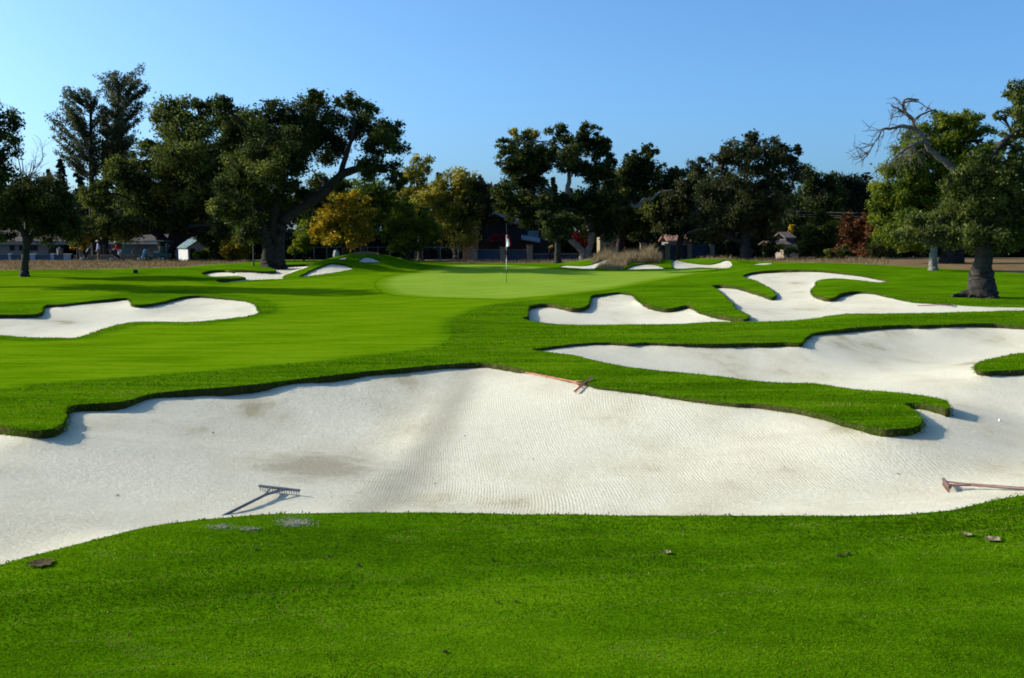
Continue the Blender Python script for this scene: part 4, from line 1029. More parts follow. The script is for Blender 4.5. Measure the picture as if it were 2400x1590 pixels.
# far wood that closes the view behind everything
def woods():
    C = []; TI = []
    for px in np.arange(-900, 3300, 30):
        top = (398 if 250 < px < 620 else 418 if 1380 < px < 2060 else 438 if (px > 1130 or px <= 250) else 452) + 12 * math.sin(px * 0.011) + 14 * math.sin(px * 0.037 + 1) + 10 * math.sin(px * 0.09)
        d = 140 + 8 * math.sin(px * 0.7)
        lob = [(px, top + 22, 26, 22), (px + 8, top + 55, 30, 28), (px, top + 92, 30, 30), (px + 6, top + 128, 32, 30), (px, top + 152, 34, 30), (px + 5, 585, 36, 30)]
        c, t, _ = crown_points(lob, d, 1.5, 9, 0.42, 10)
        C.append(c); TI.append(t)
    C = np.vstack(C); TI = np.concatenate(TI)
    o = link_mesh("distant_woods", leaf_mesh("distant_woods", C, 9 * 150 / F * (0.7 + 0.6 * rng.random(len(C))), TI - 0.1), M_fir)
    tag(o, "dark far wood closing the view behind houses and trees", "woods", kind="stuff")
woods()
# ---------------------------------------------------------------- dry grass
def dry_blades(n, sel, hlo, hhi, name, label, amax=29, tlo=0.25, thi=0.7, hscale=None):
    P, rr = scatter(60, 104, n, amax)
    k = sel(P)
    P = P[k]; rr = rr[k]
    for o in outlines: 
        m = ~inside(P, o); P = P[m]; rr = rr[m]
    cl = vnoise(P[:, 0] * 1.3, P[:, 1] * 0.6, 0.9)
    c2 = vnoise(P[:, 0] * 2.1 + 3, P[:, 1] * 0.9, 1.4)
    h = (hlo + (hhi - hlo) * rng.random(len(P)) ** 1.5) * (0.8 + 0.30 * cl + 0.22 * c2)
    if hscale is not None: h = h * hscale(P)
    o = blades(name, np.column_stack([P, G(P[:, 0], P[:, 1]) - 0.02]), np.clip(h, 0.05, 2), 0.016 + 0.02 * rng.random(len(P)), 0.25 + 0.35 * rng.random(len(P)),
               tlo + (thi - tlo) * rng.random(len(P)) + 0.15 * cl, M_fescue)
    tag(o, label, "dry grass", kind="stuff")
PX = lambda P: 1200 + P[:, 0] / P[:, 1] * F / math.cos(PITCH) * 0.9958
dry_blades(90000, lambda P: inside(P, dry_o) & (PX(P) < 690) & (P[:, 1] < 100), 0.12, 0.36, "dry_grass", "brownish purple dry grass strip in front of the left houses", tlo=0.05, thi=0.6)
dry_blades(60000, lambda P: inside(P, dry_o) & (PX(P) > 960) & (PX(P) < 1400) & (P[:, 1] < 100), 0.14, 0.38, "dry_grass", "tawny dry grass strip behind the green", tlo=0.3, thi=0.85)
dry_blades(60000, lambda P: inside(P, dry_o) & (PX(P) > 1560) & (PX(P) < 2080) & (P[:, 1] < 100), 0.15, 0.40, "dry_grass", "short dry grass strip between the right lawn and the shrubs")
def tuft_sel(P):
    px = PX(P); e = ((px - 1487) / 100) ** 2 + ((P[:, 1] - 77) / 8.5) ** 2
    b2 = outlines[8][:, 1].max(); far = np.interp(px, [1385, 1405, 1458, 1474, 1545, 1585], [74, 69.5, 69.5, b2 + 0.2, b2 + 0.2, outlines[9][:, 1].max()])
    return (e < 1) & (P[:, 1] > far)
dry_blades(300000, tuft_sel, 0.25, 1.0, "tall_dry_grass", "clump of tall pale dry grass on the mound behind the green", tlo=0.45, thi=1.1, amax=10, hscale=lambda P: 0.25 + 1.15 * np.sqrt(np.clip(1 - ((PX(P) - 1492) / 104) ** 2, 0, 1)) * (0.75 + 0.35 * np.sin(PX(P) * 0.09) * np.sin(PX(P) * 0.031 + 1)) * np.where((P[:, 1] < 75) & (PX(P) < 1474), 0.4, 1.0))

# ---------------------------------------------------------------- more materials
M_white = simple("white_paint", (0.62, 0.62, 0.60), 0.5, 0.3, 0.08)
M_teal = simple("teal_trim", (0.11, 0.17, 0.165), 0.5, 0.3, 0.15)
M_wallw = simple("shade_toned_stucco", (0.14, 0.145, 0.14), 0.8, 0.2, 0.1)  # tree shade over the left house put into this darker wall colour
M_shingle = simple("brown_shingles", (0.085, 0.066, 0.055), 0.9, 0.1, 0.5, 5, 0.6)
M_dark = simple("black_siding", (0.016, 0.018, 0.024), 0.7, 0.2, 0.4)
M_slate = simple("grey_roofing", (0.075, 0.075, 0.09), 0.8, 0.2, 0.35, 5, 0.5)
M_tile = simple("clay_roof_tiles", (0.26, 0.13, 0.09), 0.8, 0.2, 0.4, 5, 0.5)
M_stone = simple("stone_masonry", (0.25, 0.20, 0.155), 0.9, 0.2, 0.55, 5, 0.8)
M_void = simple("dark_opening", (0.008, 0.009, 0.011), 0.6, 0.2, 0.2)
M_bluep = simple("blue_grey_panels", (0.035, 0.06, 0.10), 0.7, 0.2, 0.35)
M_blueq = simple("pale_blue_posts", (0.19, 0.26, 0.34), 0.6, 0.3, 0.2)
M_gwall = simple("grey_brown_render", (0.16, 0.145, 0.135), 0.9, 0.1, 0.3)
M_galv = simple("galvanised_steel", (0.13, 0.135, 0.135), 0.5, 0.4, 0.15)
M_black = simple("black_paint", (0.012, 0.012, 0.012), 0.5, 0.3, 0.1)
M_glass = simple("window_glass", (0.12, 0.20, 0.22), 0.1, 0.6, 0.15)
M_rock = simple("pale_boulder", (0.34, 0.34, 0.33), 0.9, 0.1, 0.4, 4, 0.8)
M_soil = simple("soil_clod", (0.085, 0.066, 0.034), 1.0, 0.0, 0.5, 60, 0.5)
M_tan = simple("tan_divot", (0.26, 0.20, 0.11), 1.0, 0.0, 0.3, 40, 0.5)
M_dleaf = simple("dry_leaf", (0.09, 0.075, 0.04), 0.8, 0.1, 0.5, 30)
M_ball = simple("golf_ball_white", (0.80, 0.80, 0.80), 0.3, 0.5, 0.02)
M_orange = simple("orange_plastic", (0.36, 0.125, 0.062), 0.5, 0.3, 0.15, 9)
M_grey = simple("grey_plastic", (0.13, 0.135, 0.145), 0.5, 0.3, 0.2, 9)
M_brownr = simple("brown_plastic", (0.13, 0.062, 0.045), 0.5, 0.3, 0.25, 9)
M_redc = simple("red_cloth", (0.42, 0.016, 0.02), 0.8, 0.1, 0.2)
M_flagw = simple("white_cloth", (0.72, 0.72, 0.72), 0.8, 0.1, 0.05)
M_skin = simple("skin", (0.42, 0.25, 0.17), 0.6, 0.3, 0.1)
M_hair = simple("brown_hair", (0.05, 0.03, 0.02), 0.7, 0.2, 0.3)
M_pblue = simple("light_blue_cloth", (0.33, 0.44, 0.68), 0.8, 0.1, 0.1)
M_khaki = simple("khaki_cloth", (0.23, 0.18, 0.14), 0.8, 0.1, 0.15)
M_ltr = simple("pale_trousers", (0.55, 0.53, 0.52), 0.8, 0.1, 0.08)
M_shoe = simple("dark_shoes", (0.03, 0.03, 0.03), 0.6, 0.2, 0.1)
M_cgreen = simple("green_cart_paint", (0.012, 0.075, 0.055), 0.35, 0.5, 0.2)
M_navy = simple("navy_nylon", (0.012, 0.018, 0.05), 0.6, 0.3, 0.3)
M_bagb = simple("black_nylon", (0.012, 0.012, 0.016), 0.6, 0.3, 0.3)
M_bagt = simple("sky_blue_nylon", (0.18, 0.42, 0.55), 0.6, 0.3, 0.2)
M_rubber = simple("tyre_rubber", (0.015, 0.015, 0.015), 0.8, 0.2, 0.1)
M_seat = simple("cream_vinyl", (0.45, 0.42, 0.36), 0.5, 0.3, 0.1)
M_clad, _n, _o = new_mat("white_lap_siding")
_p = nd(_n, "BsdfPrincipled"); _p.inputs["Roughness"].default_value = 0.6
_tc = nd(_n, "TexCoord"); _wv = nd(_n, "TexWave", wave_type='BANDS', bands_direction='Z', wave_profile='SAW'); _wv.inputs["Scale"].default_value = 1.6
_r = ramp(_n, [(0.0, (0.22, 0.22, 0.21)), (0.18, (0.46, 0.455, 0.44)), (1.0, (0.50, 0.495, 0.475))])
_n.links.new(_tc.outputs["Object"], _wv.inputs["Vector"]); _n.links.new(_wv.outputs[1], _r.inputs[0]); _n.links.new(_r.outputs[0], _p.inputs["Base Color"]); _n.links.new(_p.outputs[0], _o.inputs[0])

def gnd(x, y): return float(surf(np.array([x]), np.array([y]))[0])
def base(px, d):
    p = W(px, 600, d); return np.array([p[0], d, float(G(np.array([p[0]]), np.array([d]))[0])])
def wallbox(g, x0, x1, y0, y1, d, th, sink=0.4, mi=0):
    """front face spans photo x0..x1, y0(top)..ground or y1(bottom) at depth d; th goes back"""
    a = W(x0, y0, d); b = W(x1, y0, d)
    zb = W(x0, y1, d)[2] if y1 is not None else float(G(np.array([(a[0] + b[0]) / 2]), np.array([d]))[0]) - sink
    g.hexa([(a[0], d, zb), (b[0], d, zb), (b[0], d + th, zb), (a[0], d + th, zb)], [(a[0], d, a[2]), (b[0], d, b[2]), (b[0], d + th, b[2]), (a[0], d + th, a[2])], mi)
def slope_roof(g, x0, x1, yeave, yridge, d, run, over=0.4, mi=0, t=0.14):
    """roof plane rising away from the viewer, and the matching rear plane"""
    a = W(x0, yeave, d); b = W(x1, yeave, d); zr = W(x0, yridge, d)[2]
    f0, f1 = d - over, d + run; zl = a[2] - 0.02
    for (ya, za, yb, zb) in ((f0, zl, f1, zr), (f1 + run + over, zl, f1, zr)):
        g.hexa([(a[0], ya, za), (b[0], ya, za), (b[0], yb, zb), (a[0], yb, zb)], [(a[0], ya, za + t), (b[0], ya, za + t), (b[0], yb, zb + t), (a[0], yb, zb + t)], mi)

# left ranch house
d = 112
h = thing("ranch_house", "long low house with brown shingle roof and dark open carport at the far left", "house", base(80, d))
g = Geo(); wallbox(g, -120, 113, 573, None, d, 6); wallbox(g, 200, 206, 573, None, d, 6); wallbox(g, 113, 200, 573, None, d + 4, 2); g.build("wall", M_wallw, h)
g = Geo(); slope_roof(g, -130, 210, 569, 543, d, 3.4); g.build("roof", M_shingle, h)
g = Geo(); wallbox(g, -130, 210, 568.5, 573.5, d - 0.5, 0.06); g.build("fascia", M_teal, h)
g = Geo(); wallbox(g, 114, 199, 575, None, d + 3.9, 0.05); g.build("carport_shade_sheet", M_void, h)  # dark sheet before the back wall stands for the carport's inner shade
for x0, x1 in ((22, 34), (44, 56), (70, 88)):
    g = Geo(); wallbox(g, x0, x1, 576, 588, d - 0.03, 0.05); wn = g.build("window", M_void, h)
# garage house
d = 113
h = thing("garage", "low beige garage with a pale fascia behind the golfers", "garage", base(320, d))
g = Geo(); wallbox(g, 258, 398, 573, None, d, 5); g.build("wall", M_wallw, h)
g = Geo(); slope_roof(g, 252, 404, 569, 552, d, 3.0); g.build("roof", M_shingle, h)
g = Geo(); wallbox(g, 252, 404, 568.5, 572.5, d - 0.5, 0.06); g.build("fascia", M_white, h)
g = Geo(); wallbox(g, 285, 320, 577, None, d - 0.03, 0.05); g.build("garage_door", M_teal, h)
# shed with sunlit lap siding
h = thing("shed", "small shed with sunlit white lap siding and a dark doorway", "shed", base(445, 102))
A = W(418, 580, 104); B = W(440, 580, 101.6); C2 = W(488, 580, 103.6); D2 = A + (C2 - B)
zg = base(445, 102)[2] - 0.4; ztop = B[2]
q = [np.array([p[0], p[1], 0]) for p in (A, B, C2, D2)]
g = Geo(); g.hexa([p + [0, 0, zg] for p in q], [p + [0, 0, ztop] for p in q])
mid1 = (q[1] + q[2]) / 2; mid2 = (q[0] + q[3]) / 2; rise = 0.62
g.add([q[1] + [0, 0, ztop], q[2] + [0, 0, ztop], mid1 + [0, 0, ztop + rise], q[0] + [0, 0, ztop], q[3] + [0, 0, ztop], mid2 + [0, 0, ztop + rise]], [(0, 1, 2), (5, 4, 3)])
g.build("wall", M_clad, h)
g = Geo(); out_ = (q[1] - q[0]) / np.linalg.norm(q[1] - q[0]) * 0.25
for (e0, e1) in ((q[0], q[1]), (q[3], q[2])):
    ev = (e1 - mid1) / np.linalg.norm(e1 - mid1) * 0.18
    P4 = [e0 - out_ + ev + [0, 0, ztop - 0.10], e1 + out_ + ev + [0, 0, ztop - 0.10], mid1 + out_ + [0, 0, ztop + rise + 0.02], mid2 - out_ + [0, 0, ztop + rise + 0.02]]
    g.hexa(P4, [p + [0, 0, 0.10] for p in P4])
g.build("roof", M_teal, h)
g = Geo(); u_ = (q[2] - q[1]) / np.linalg.norm(q[2] - q[1]); nn = np.array([u_[1], -u_[0], 0]) * 0.03
P4 = [q[1] + u_ * 0.25 + nn, q[1] + u_ * 0.85 + nn, q[1] + u_ * 0.85, q[1] + u_ * 0.25]
g.hexa([p + [0, 0, zg] for p in P4], [p + [0, 0, ztop - 0.12] for p in P4]); g.build("door", M_void, h)

# black two storey house
d = 110
h = thing("black_house", "black two storey house with pale roof edges behind the flag", "house", base(1200, d))
g = Geo(); wallbox(g, 1122, 1305, 520, None, d, 8)
a = W(1116, 520, d); b = W(1204, 520, d); ap = W(1160, 499, d)
g.add([a, b, ap, a + [0, 8, 0], b + [0, 8, 0], ap + [0, 8, 0]], [(0, 1, 2), (5, 4, 3)]); g.build("wall", M_dark, h)
g = Geo()
for e, sgn in ((a, -1), (b, 1)):
    e2 = e + np.array([0.25 * sgn, 0, -0.12])
    P4 = [e2 + [0, -0.8, 0], ap + [0, -0.8, 0.05], ap + [0, 8, 0.05], e2 + [0, 8, 0]]
    g.hexa(P4, [p + [0, 0, 0.12] for p in P4])
slope_roof(g, 1206, 1308, 519, 503, d, 4); g.build("roof", M_slate, h)
g = Geo()
for e, sgn in ((a, -1), (b, 1)):
    e2 = e + np.array([0.27 * sgn, -0.84, -0.14]); a2 = ap + [0, -0.84, 0.06]
    P4 = [e2, a2, a2 + [0, 0.05, 0], e2 + [0, 0.05, 0]]; g.hexa([p - [0, 0, 0.16] for p in P4], [p + [0, 0, 0.16] for p in P4])
wallbox(g, 1206, 1308, 518.3, 521.6, d - 0.46, 0.05); g.build("fascia", M_blueq, h)
g = Geo(); wallbox(g, 1080, 1121.5, 540, 566, d - 0.3, 5); wallbox(g, 1084, 1121.5, 566.2, None, d + 1, 3); g.build("side_wing", M_stone, h)
g = Geo(); wallbox(g, 1237, 1262, 541.5, 556.5, d - 0.06, 0.08); wf = g.build("window", M_blueq, h)
g = Geo(); wallbox(g, 1238.5, 1248.7, 543, 555, d - 0.09, 0.02); wallbox(g, 1250.3, 1260.5, 543, 555, d - 0.09, 0.02); g.build("pane", M_glass, wf)
g = Geo(); wallbox(g, 1122, 1186, 556, 565, d - 1.4, 0.08); wallbox(g, 1122, 1186, 565.2, 568, d - 1.4, 1.4); g.build("balcony", M_dark, h)
g = Geo(); wallbox(g, 1186, 1188, 523, 565, d - 1.3, 0.1); g.build("porch_post", M_blueq, h)
g = Geo(); a = W(1222, 559.5, d - 1.6); b = W(1266, 567, d - 1.6)
P4 = [a, b, b + [0, 1.5, 0.3], a + [0, 1.5, 0.3]]; g.hexa([p - [0, 0, 0.1] for p in P4], [p + [0, 0, 0.1] for p in P4]); g.build("porch_roof", M_blueq, h)
# gate pavilion and its pillars
h = thing("gate_pavilion", "small stone pillared gate shelter with a grey gabled roof", "pavilion", base(1437, 101))
for px, yt in ((1424, 571), (1450, 571)):
    g = Geo(); wallbox(g, px - 6, px + 6, yt, None, 100.5, 0.5); g.build("pillar", M_stone, h)
g = Geo()
r0 = W(1452, 553, 101); r1 = W(1428, 556, 101)
e0 = W(1457, 569, 100); e1 = W(1412, 569, 100)
lo = [W(1411, 567, 100), W(1430, 569, 100), W(1453, 553, 101.2), W(1432, 552, 102)]
g.hexa(lo, [p + [0, 0, 0.09] for p in lo])
lo = [W(1453, 553, 101.2), W(1460, 566, 100.2), W(1450, 564, 102.6), W(1432, 552, 102)]
g.hexa(lo, [p + [0, 0, 0.09] for p in lo]); g.build("roof", M_slate, h)
h = thing("cottage", "grey roofed cottage with a tan gable above the stone gate", "house", base(1420, 118))
g = Geo(); wallbox(g, 1406, 1446, 556, None, 118, 4); a = W(1430, 556, 118); b = W(1446, 556, 118); c = W(1440, 540, 118); g.add([a, b, c, a + [0, 4, 0], b + [0, 4, 0], c + [0, 4, 0]], [(0, 1, 2), (5, 4, 3)]); g.build("wall", M_tan, h)
g = Geo(); slope_roof(g, 1404, 1429, 556, 541, 118, 2.6); g.build("roof", M_slate, h)
h = thing("tiled_house", "clay tiled roof of a house rising above the dark fence", "house", base(1590, 116))
g = Geo(); wallbox(g, 1566, 1616, 568, None, 116, 5); g.build("wall", M_wallw, h)
g = Geo(); slope_roof(g, 1562, 1620, 567, 552, 116, 3); g.build("roof", M_tile, h)
h = thing("small_house", "small house with a grey gable and cream wall, left of the dark green bush", "house", base(1850, 102))
g = Geo(); wallbox(g, 1838, 1872, 573, None, 102, 4); g.build("wall", M_stone, h)
g = Geo(); slope_roof(g, 1838, 1864, 560, 547, 103, 2.2); slope_roof(g, 1802, 1854, 575, 566, 101.5, 2.0, t=0.09); g.build("roof", M_shingle, h)
g = Geo(); wallbox(g, 1842, 1861, 560.5, 573, 104, 2.5); g.build("upper_wall", M_bluep, h)

# stone fence pillars and dark panels
PG = "stone pillars along the far boundary"
for px, yt, hw, lab in ((1112, 581, 6, "short stone pillar left of the black house's balcony"), (1178, 579, 6, "stone pillar just left of the flag"), (1242, 574, 6.5, "tall stone pillar in front of the black house, right of the flag"),
                   (1508, 569, 6.5, "stone pillar behind the left end of the tall dry grass"), (1565, 571, 5.5, "stone pillar behind the right end of the tall dry grass"), (1617, 571, 5, "stone pillar between two dark fence panels left of the leaning oak"), (1670, 573, 5, "stone pillar at the right end of the dark fence panels")):
    b = base(px, 99); r_ = thing("stone_pillar", lab, "pillar", b, PG)
    g = Geo(); wallbox(g, px - hw, px + hw, yt + 1.5, None, 99, 2 * hw * 99 / F); g.build("shaft", M_stone, r_)
    g = Geo(); wallbox(g, px - hw - 1, px + hw + 1, yt, yt + 1.5, 98.95, 2 * hw * 99 / F + 0.1); g.build("cap", M_gwall, r_)
FG = "dark fence panels between the stone pillars"
for x0, x1, lab in ((1515, 1559, "dark fence panel behind the tall dry grass"), (1571, 1611, "dark fence panel under the clay tiled roof"), (1623, 1664, "dark fence panel behind the leaning oak"), (1120, 1171, "dark fence panel under the black house's balcony"), (1185, 1235, "dark fence panel directly right of the flag")):
    b = base((x0 + x1) / 2, 99.3); r_ = thing("fence_panel", lab, "fence", b, FG)
    g = Geo(); wallbox(g, x0, x1, 575 if x0 > 1400 else 586, None, 99.3, 0.06); g.build("boards", M_bluep, r_)
    g = Geo(); wallbox(g, x0, x1, (575 if x0 > 1400 else 586) - 0.9, (575 if x0 > 1400 else 586), 99.25, 0.14); g.build("top_rail", M_gwall, r_)
r_ = thing("low_wall", "low dark boundary wall behind the V stemmed oak", "wall", base(1330, 99.2))
g = Geo(); wallbox(g, 1250, 1417, 596.5, None, 99.2, 0.25); g.build("wall", M_bluep, r_)
g = Geo(); wallbox(g, 1250, 1417, 594.8, 596.5, 99.1, 0.4); g.build("coping", M_gwall, r_)

# chain link fence
d = 96
r_ = thing("wire_fence", "thin galvanised wire mesh fence behind the left mound", "fence", base(880, d))
pxs = [690, 736, 766, 789, 845, 861, 886, 914, 951, 973, 990, 1032, 1074]
for px in pxs:
    b = base(px, d); t_ = W(px, 579, d); g = Geo(); g.tube([b - [0, 0, 0.2], t_], [0.035, 0.035], 6); g.tube([t_, t_ + [0, 0, 0.05]], [0.045, 0.02], 6); g.build("post", M_galv, r_)
g = Geo(); g.tube([W(px, 580, d) for px in pxs], [0.02] * len(pxs), 5); g.build("top_rail", M_galv, r_)
g = Geo()
x = W(690, 580, d)[0]; x1 = W(1074, 580, d)[0]; zt = W(690, 580.5, d)[2]; zb = base(880, d)[2] - 0.3; hh_ = zt - zb
while x < x1:
    g.tube([(x, d, zb), (x + hh_, d, zt)], [0.003, 0.003], 3, cap=False); g.tube([(x + hh_, d + 0.01, zb), (x, d + 0.01, zt)], [0.003, 0.003], 3, cap=False); x += 0.28
g.build("wire_mesh", M_galv, r_)

# left boundary: blue panel fence, render wall and pale pillars
d = 104
r_ = thing("panel_fence", "blue grey panel fence with pale capped posts before the ranch house", "fence", base(90, d))
PP = [-20, 22, 76, 122, 157, 172]
for i in range(len(PP) - 1):
    g = Geo(); wallbox(g, PP[i] + 4, PP[i + 1] - 4, 598, None, d + 0.05, 0.06); g.build("panel", M_bluep, r_)
for px, hw in ((22, 3), (76, 6), (122, 4), (157, 8)):
    g = Geo(); wallbox(g, px - hw, px + hw, 596.5, None, d, 0.25); po = g.build("post", M_blueq, r_)
    g = Geo(); wallbox(g, px - hw - 1, px + hw + 1, 595, 596.5, d - 0.05, 0.35); g.build("cap", M_white, po)
r_ = thing("garden_wall", "low grey brown wall behind the two golfers", "wall", base(290, d))
g = Geo(); wallbox(g, 173, 400, 599.5, None, d + 0.1, 0.25); g.build("wall", M_gwall, r_)
g = Geo(); wallbox(g, 173, 400, 598, 599.5, d + 0.02, 0.4); g.build("coping", M_stone, r_)
QG = "pale gate pillars in front of the left houses"
for px, yt, hw, lab in ((136, 583, 6.5, "pale round capped pillar before the dark carport"), (184, 585, 7, "pale pillar at the right end of the blue panel fence"), (309, 586, 4, "slim pale pillar behind the red shirted golfer's right")):
    b = base(px, d); r_ = thing("gate_pillar", lab, "pillar", b, QG); k = d / F
    z1 = W(px, yt, d + 0.3)[2]
    g = Geo(); g.lathe((b[0], d + 0.45, 0), [(hw * k, b[2] - 0.3), (hw * k, z1 - 0.05), (hw * k * 1.1, z1 - 0.05), (hw * k * 1.1, z1)], 14); g.build("shaft", M_wallw, r_)
    g = Geo(); g.lathe((b[0], d + 0.45, z1), [(hw * k * 0.5, 0.0), (hw * k * 0.45, 0.08), (hw * k * 0.15, 0.14)], 10); g.build("finial", M_stone, r_)
b = base(784, 95); r_ = None
g = Geo(); p = W(788, 598, 84); g.blob((p[0], 84, p[2]), (0.24, 0.22, 0.42), 12, 8, 0.10); tag(g.build("boulder", M_rock, None, True, origin=p), "upright pale grey boulder under the golden tree", "boulder")
# lamp post
b = base(594, 74); r_ = thing("lamp_post", "tall thin black lamp post in front of the big oak", "lamp post", b)
t_ = W(594, 500, 74); g = Geo(); g.tube([b - [0, 0, 0.2], b + [0, 0, 0.5], t_], [0.07, 0.05, 0.035], 8); g.build("pole", M_black, r_)
g = Geo(); g.lathe((t_[0], t_[1], t_[2]), [(0.04, 0), (0.08, 0.04), (0.07, 0.22), (0.02, 0.28)], 10); g.build("lantern", M_black, r_)
# overhead lines
LG = "overhead wires in front of the dark trees on the right"
for (ya, yb, lab) in ((486, 494, "uppermost overhead wire crossing the dark right trees"), (492, 503, "middle overhead wire crossing the dark right trees"), (496, 508, "lowest overhead wire crossing the dark right trees")):
    a = W(1760, ya - 2, 100); b = W(2120, yb + 2, 84); path = []
    for t in np.linspace(-0.6, 1.5, 22): path.append(a + (b - a) * t + np.array([0, 0, -0.25 * (0.6 + t) * (1.5 - t)]))
    g = Geo(); g.tube(path, [0.010] * len(path), 4); o = g.build("overhead_wire", M_gwall, None, True, origin=path[10]); tag(o, lab, "wire", LG)

# ---------------------------------------------------------------- flag, balls
fb = cast([(1187, 661.5)])[0]; k = fb[1] / F
r_ = thing("flagstick", "black and white banded flagstick with a red and white flag on the green", "flagstick", fb)
ztop = W(1184, 551, fb[1])[2]
bands = [(661.5, 634, 1), (634, 604, 0), (604, 597, 2), (597, 587, 1), (587, 551, 0)]
g = Geo()
for y0, y1, mi in bands:
    z0 = max(W(1187, y0, fb[1])[2], fb[2] - 0.05); z1 = W(1187, y1, fb[1])[2]
    g.tube([(fb[0], fb[1], z0), (fb[0], fb[1], z1)], [0.013, 0.013], 8, mi=mi, cap=True)
g.build("pole", [M_ball, M_black, M_orange], r_, True)
g = Geo(); n1, n2 = 8, 10; rows = []
for i in range(n1 + 1):
    s_ = i / n1
    for j in range(n2 + 1):
        t = j / n2
        wdt = (2 + 10 * t ** 0.8) * (1 if t < 0.8 else 1 - (t - 0.8) * 1.4)
        x = fb[0] + k * (0.6 + s_ * wdt); z = ztop - k * (1 + t * 27 * (1 - 0.12 * s_) - 3 * s_ * (1 - t) + s_ * 1.5)
        y = fb[1] + 0.05 * math.sin(s_ * 7 + t * 2) * (0.3 + t)
        g.v.append((x, y, z))
for i in range(n1):
    for j in range(n2):
        g.f.append((i * (n2 + 1) + j, (i + 1) * (n2 + 1) + j, (i + 1) * (n2 + 1) + j + 1, i * (n2 + 1) + j + 1))
        t = j / n2; s_ = i / n1
        g.mi.append(1 if (t < 0.22 or (t > 0.22 and s_ > 0.62)) else 0)
fo = g.build("flag", [M_flagw, M_redc], r_, True); so_ = fo.modifiers.new("thick", 'SOLIDIFY'); so_.thickness = 0.006
g = Geo(); g.lathe((fb[0], fb[1], fb[2] + 0.003), [(0.054, 0.0), (0.054, 0.002), (0.02, 0.003)], 14); g.build("cup", M_black, r_)
for px, py, lab in ((1175, 642.5, "tiny white golf ball on the putting green left of the flagstick"), (2343, 989, "white golf ball lying in the sand at the right edge")):
    p = pick([(px, py)])[0]; rb = 0.0214 if py > 900 else 0.045
    g = Geo(); g.blob((p[0], p[1], p[2] + 0.0214), (0.0214,) * 3, 16, 12); o = g.build("golf_ball", M_ball, None, True, origin=p); tag(o, lab, "golf ball", "golf balls on the hole")

# ---------------------------------------------------------------- rakes
def rake(label, h0, h1, tail, mat, tail_len, group="bunker rakes left in the sand"):
    a, b, t_ = pick([h0, h1, tail])
    c = (a + b) / 2; dv = t_ - c; dv /= np.linalg.norm(dv)
    tl = c + dv * tail_len if tail_len else t_.copy()
    tl[2] = max(tl[2] if tail_len else t_[2], t_[2]) 
    ax = b - a; Lh = np.linalg.norm(ax); ax /= Lh
    r_ = thing("bunker_rake", label, "rake", c, group)
    up = np.array([0, 0, 0.055]); g = Geo()
    g.tube([a + up, b + up], [0.017, 0.017], 6)
    for t in np.linspace(0.03, 0.97, 17):
        p = a + (b - a) * t + up; g.tube([p, p + np.array([0, 0, -0.06]) - dv * 0.012], [0.006, 0.004], 4)
    g.build("rake_head", mat, r_)
    g = Geo(); m_ = c + dv * min(0.42, np.linalg.norm(tl - c) * 0.4) + [0, 0, 0.05]
    g.tube([c + up * 0.6 + dv * 0.02, m_, tl + [0, 0, 0.025]], [0.013, 0.015, 0.014], 8); g.build("handle", mat, r_, True)
    for sgn in (-1, 1):
        g = Geo(); g.tube([c + ax * sgn * Lh * 0.20 + up, m_ + ax * sgn * 0.012], [0.009, 0.009], 6); g.build("brace", mat, r_, True)
rake("grey bunker rake with a toothed head, its handle dipping behind the front grass edge", (607, 1151), (703, 1162), (575, 1193), M_grey, 1.75)
rake("orange bunker rake lying on the far edge of the front bunker", (1347, 925), (1388, 890), (1232, 876), M_orange, 0)
rake("reddish brown bunker rake seen end on at the right edge of the sand", (2210, 1136), (2226, 1156), (2300, 1150), M_brownr, 1.7)
rake("small far rake lying in the right hand bunker below the near oak", (2230, 716.5), (2233, 720.5), (2150, 718.5), M_brownr, 0)

# ---------------------------------------------------------------- crumbs, divots, leaves
for px, py in ((1255,1230),(1155,1316),(1965,1304),(1986,1301),(1167,1415),(1209,1413),(838,1327),(770,1305),(1042,1530),(600,1291)):
    p = cast([(px, py)])[0]; sc_ = 0.005 + 0.004 * rng.random()
    g = Geo(); g.blob((p[0], p[1], p[2] + 0.008), (sc_ * 1.8, sc_ * 1.3, sc_ * 0.7), 9, 6, 0.38)
    tag(g.build("soil_crumb", M_soil, None, False, origin=p), "small dark crumb of soil on the foreground grass", "soil crumb", "soil crumbs scattered on the foreground grass")
for px, py, s_, lab in ((97, 1323, 0.06, "dark sided divot scar near the left end of the front grass"), (2265, 1256, 0.028, "smaller pale tan divot on the right foreground grass"), (2326, 1267, 0.042, "larger pale tan divot on the right foreground grass"), (1562, 1298, 0.022, "pale tan divot in the middle of the foreground grass")):
    p = cast([(px, py)])[0]; g = Geo(); m_ = 26; vs = []
    for ring, zz in ((0.0, 0.004), (0.55, 0.007), (1.0, 0.011)):
        for q_ in range(m_):
            t = 2 * math.pi * q_ / m_; rr3 = s_ * ring * (0.75 + 0.5 * rng.random())
            vs.append((p[0] + rr3 * math.cos(t) * 1.15, p[1] + rr3 * math.sin(t), float(G(np.array([p[0] + rr3 * math.cos(t)]), np.array([p[1] + rr3 * math.sin(t)]))[0]) + zz + 0.004 * rng.random()))
    g.add(vs, [(a_ * m_ + q_, a_ * m_ + (q_ + 1) % m_, (a_ + 1) * m_ + (q_ + 1) % m_, (a_ + 1) * m_ + q_) for a_ in (0, 1) for q_ in range(m_)])
    tag(g.build("divot", M_tan if px > 100 else M_soil, None, True, origin=p), lab, "divot")
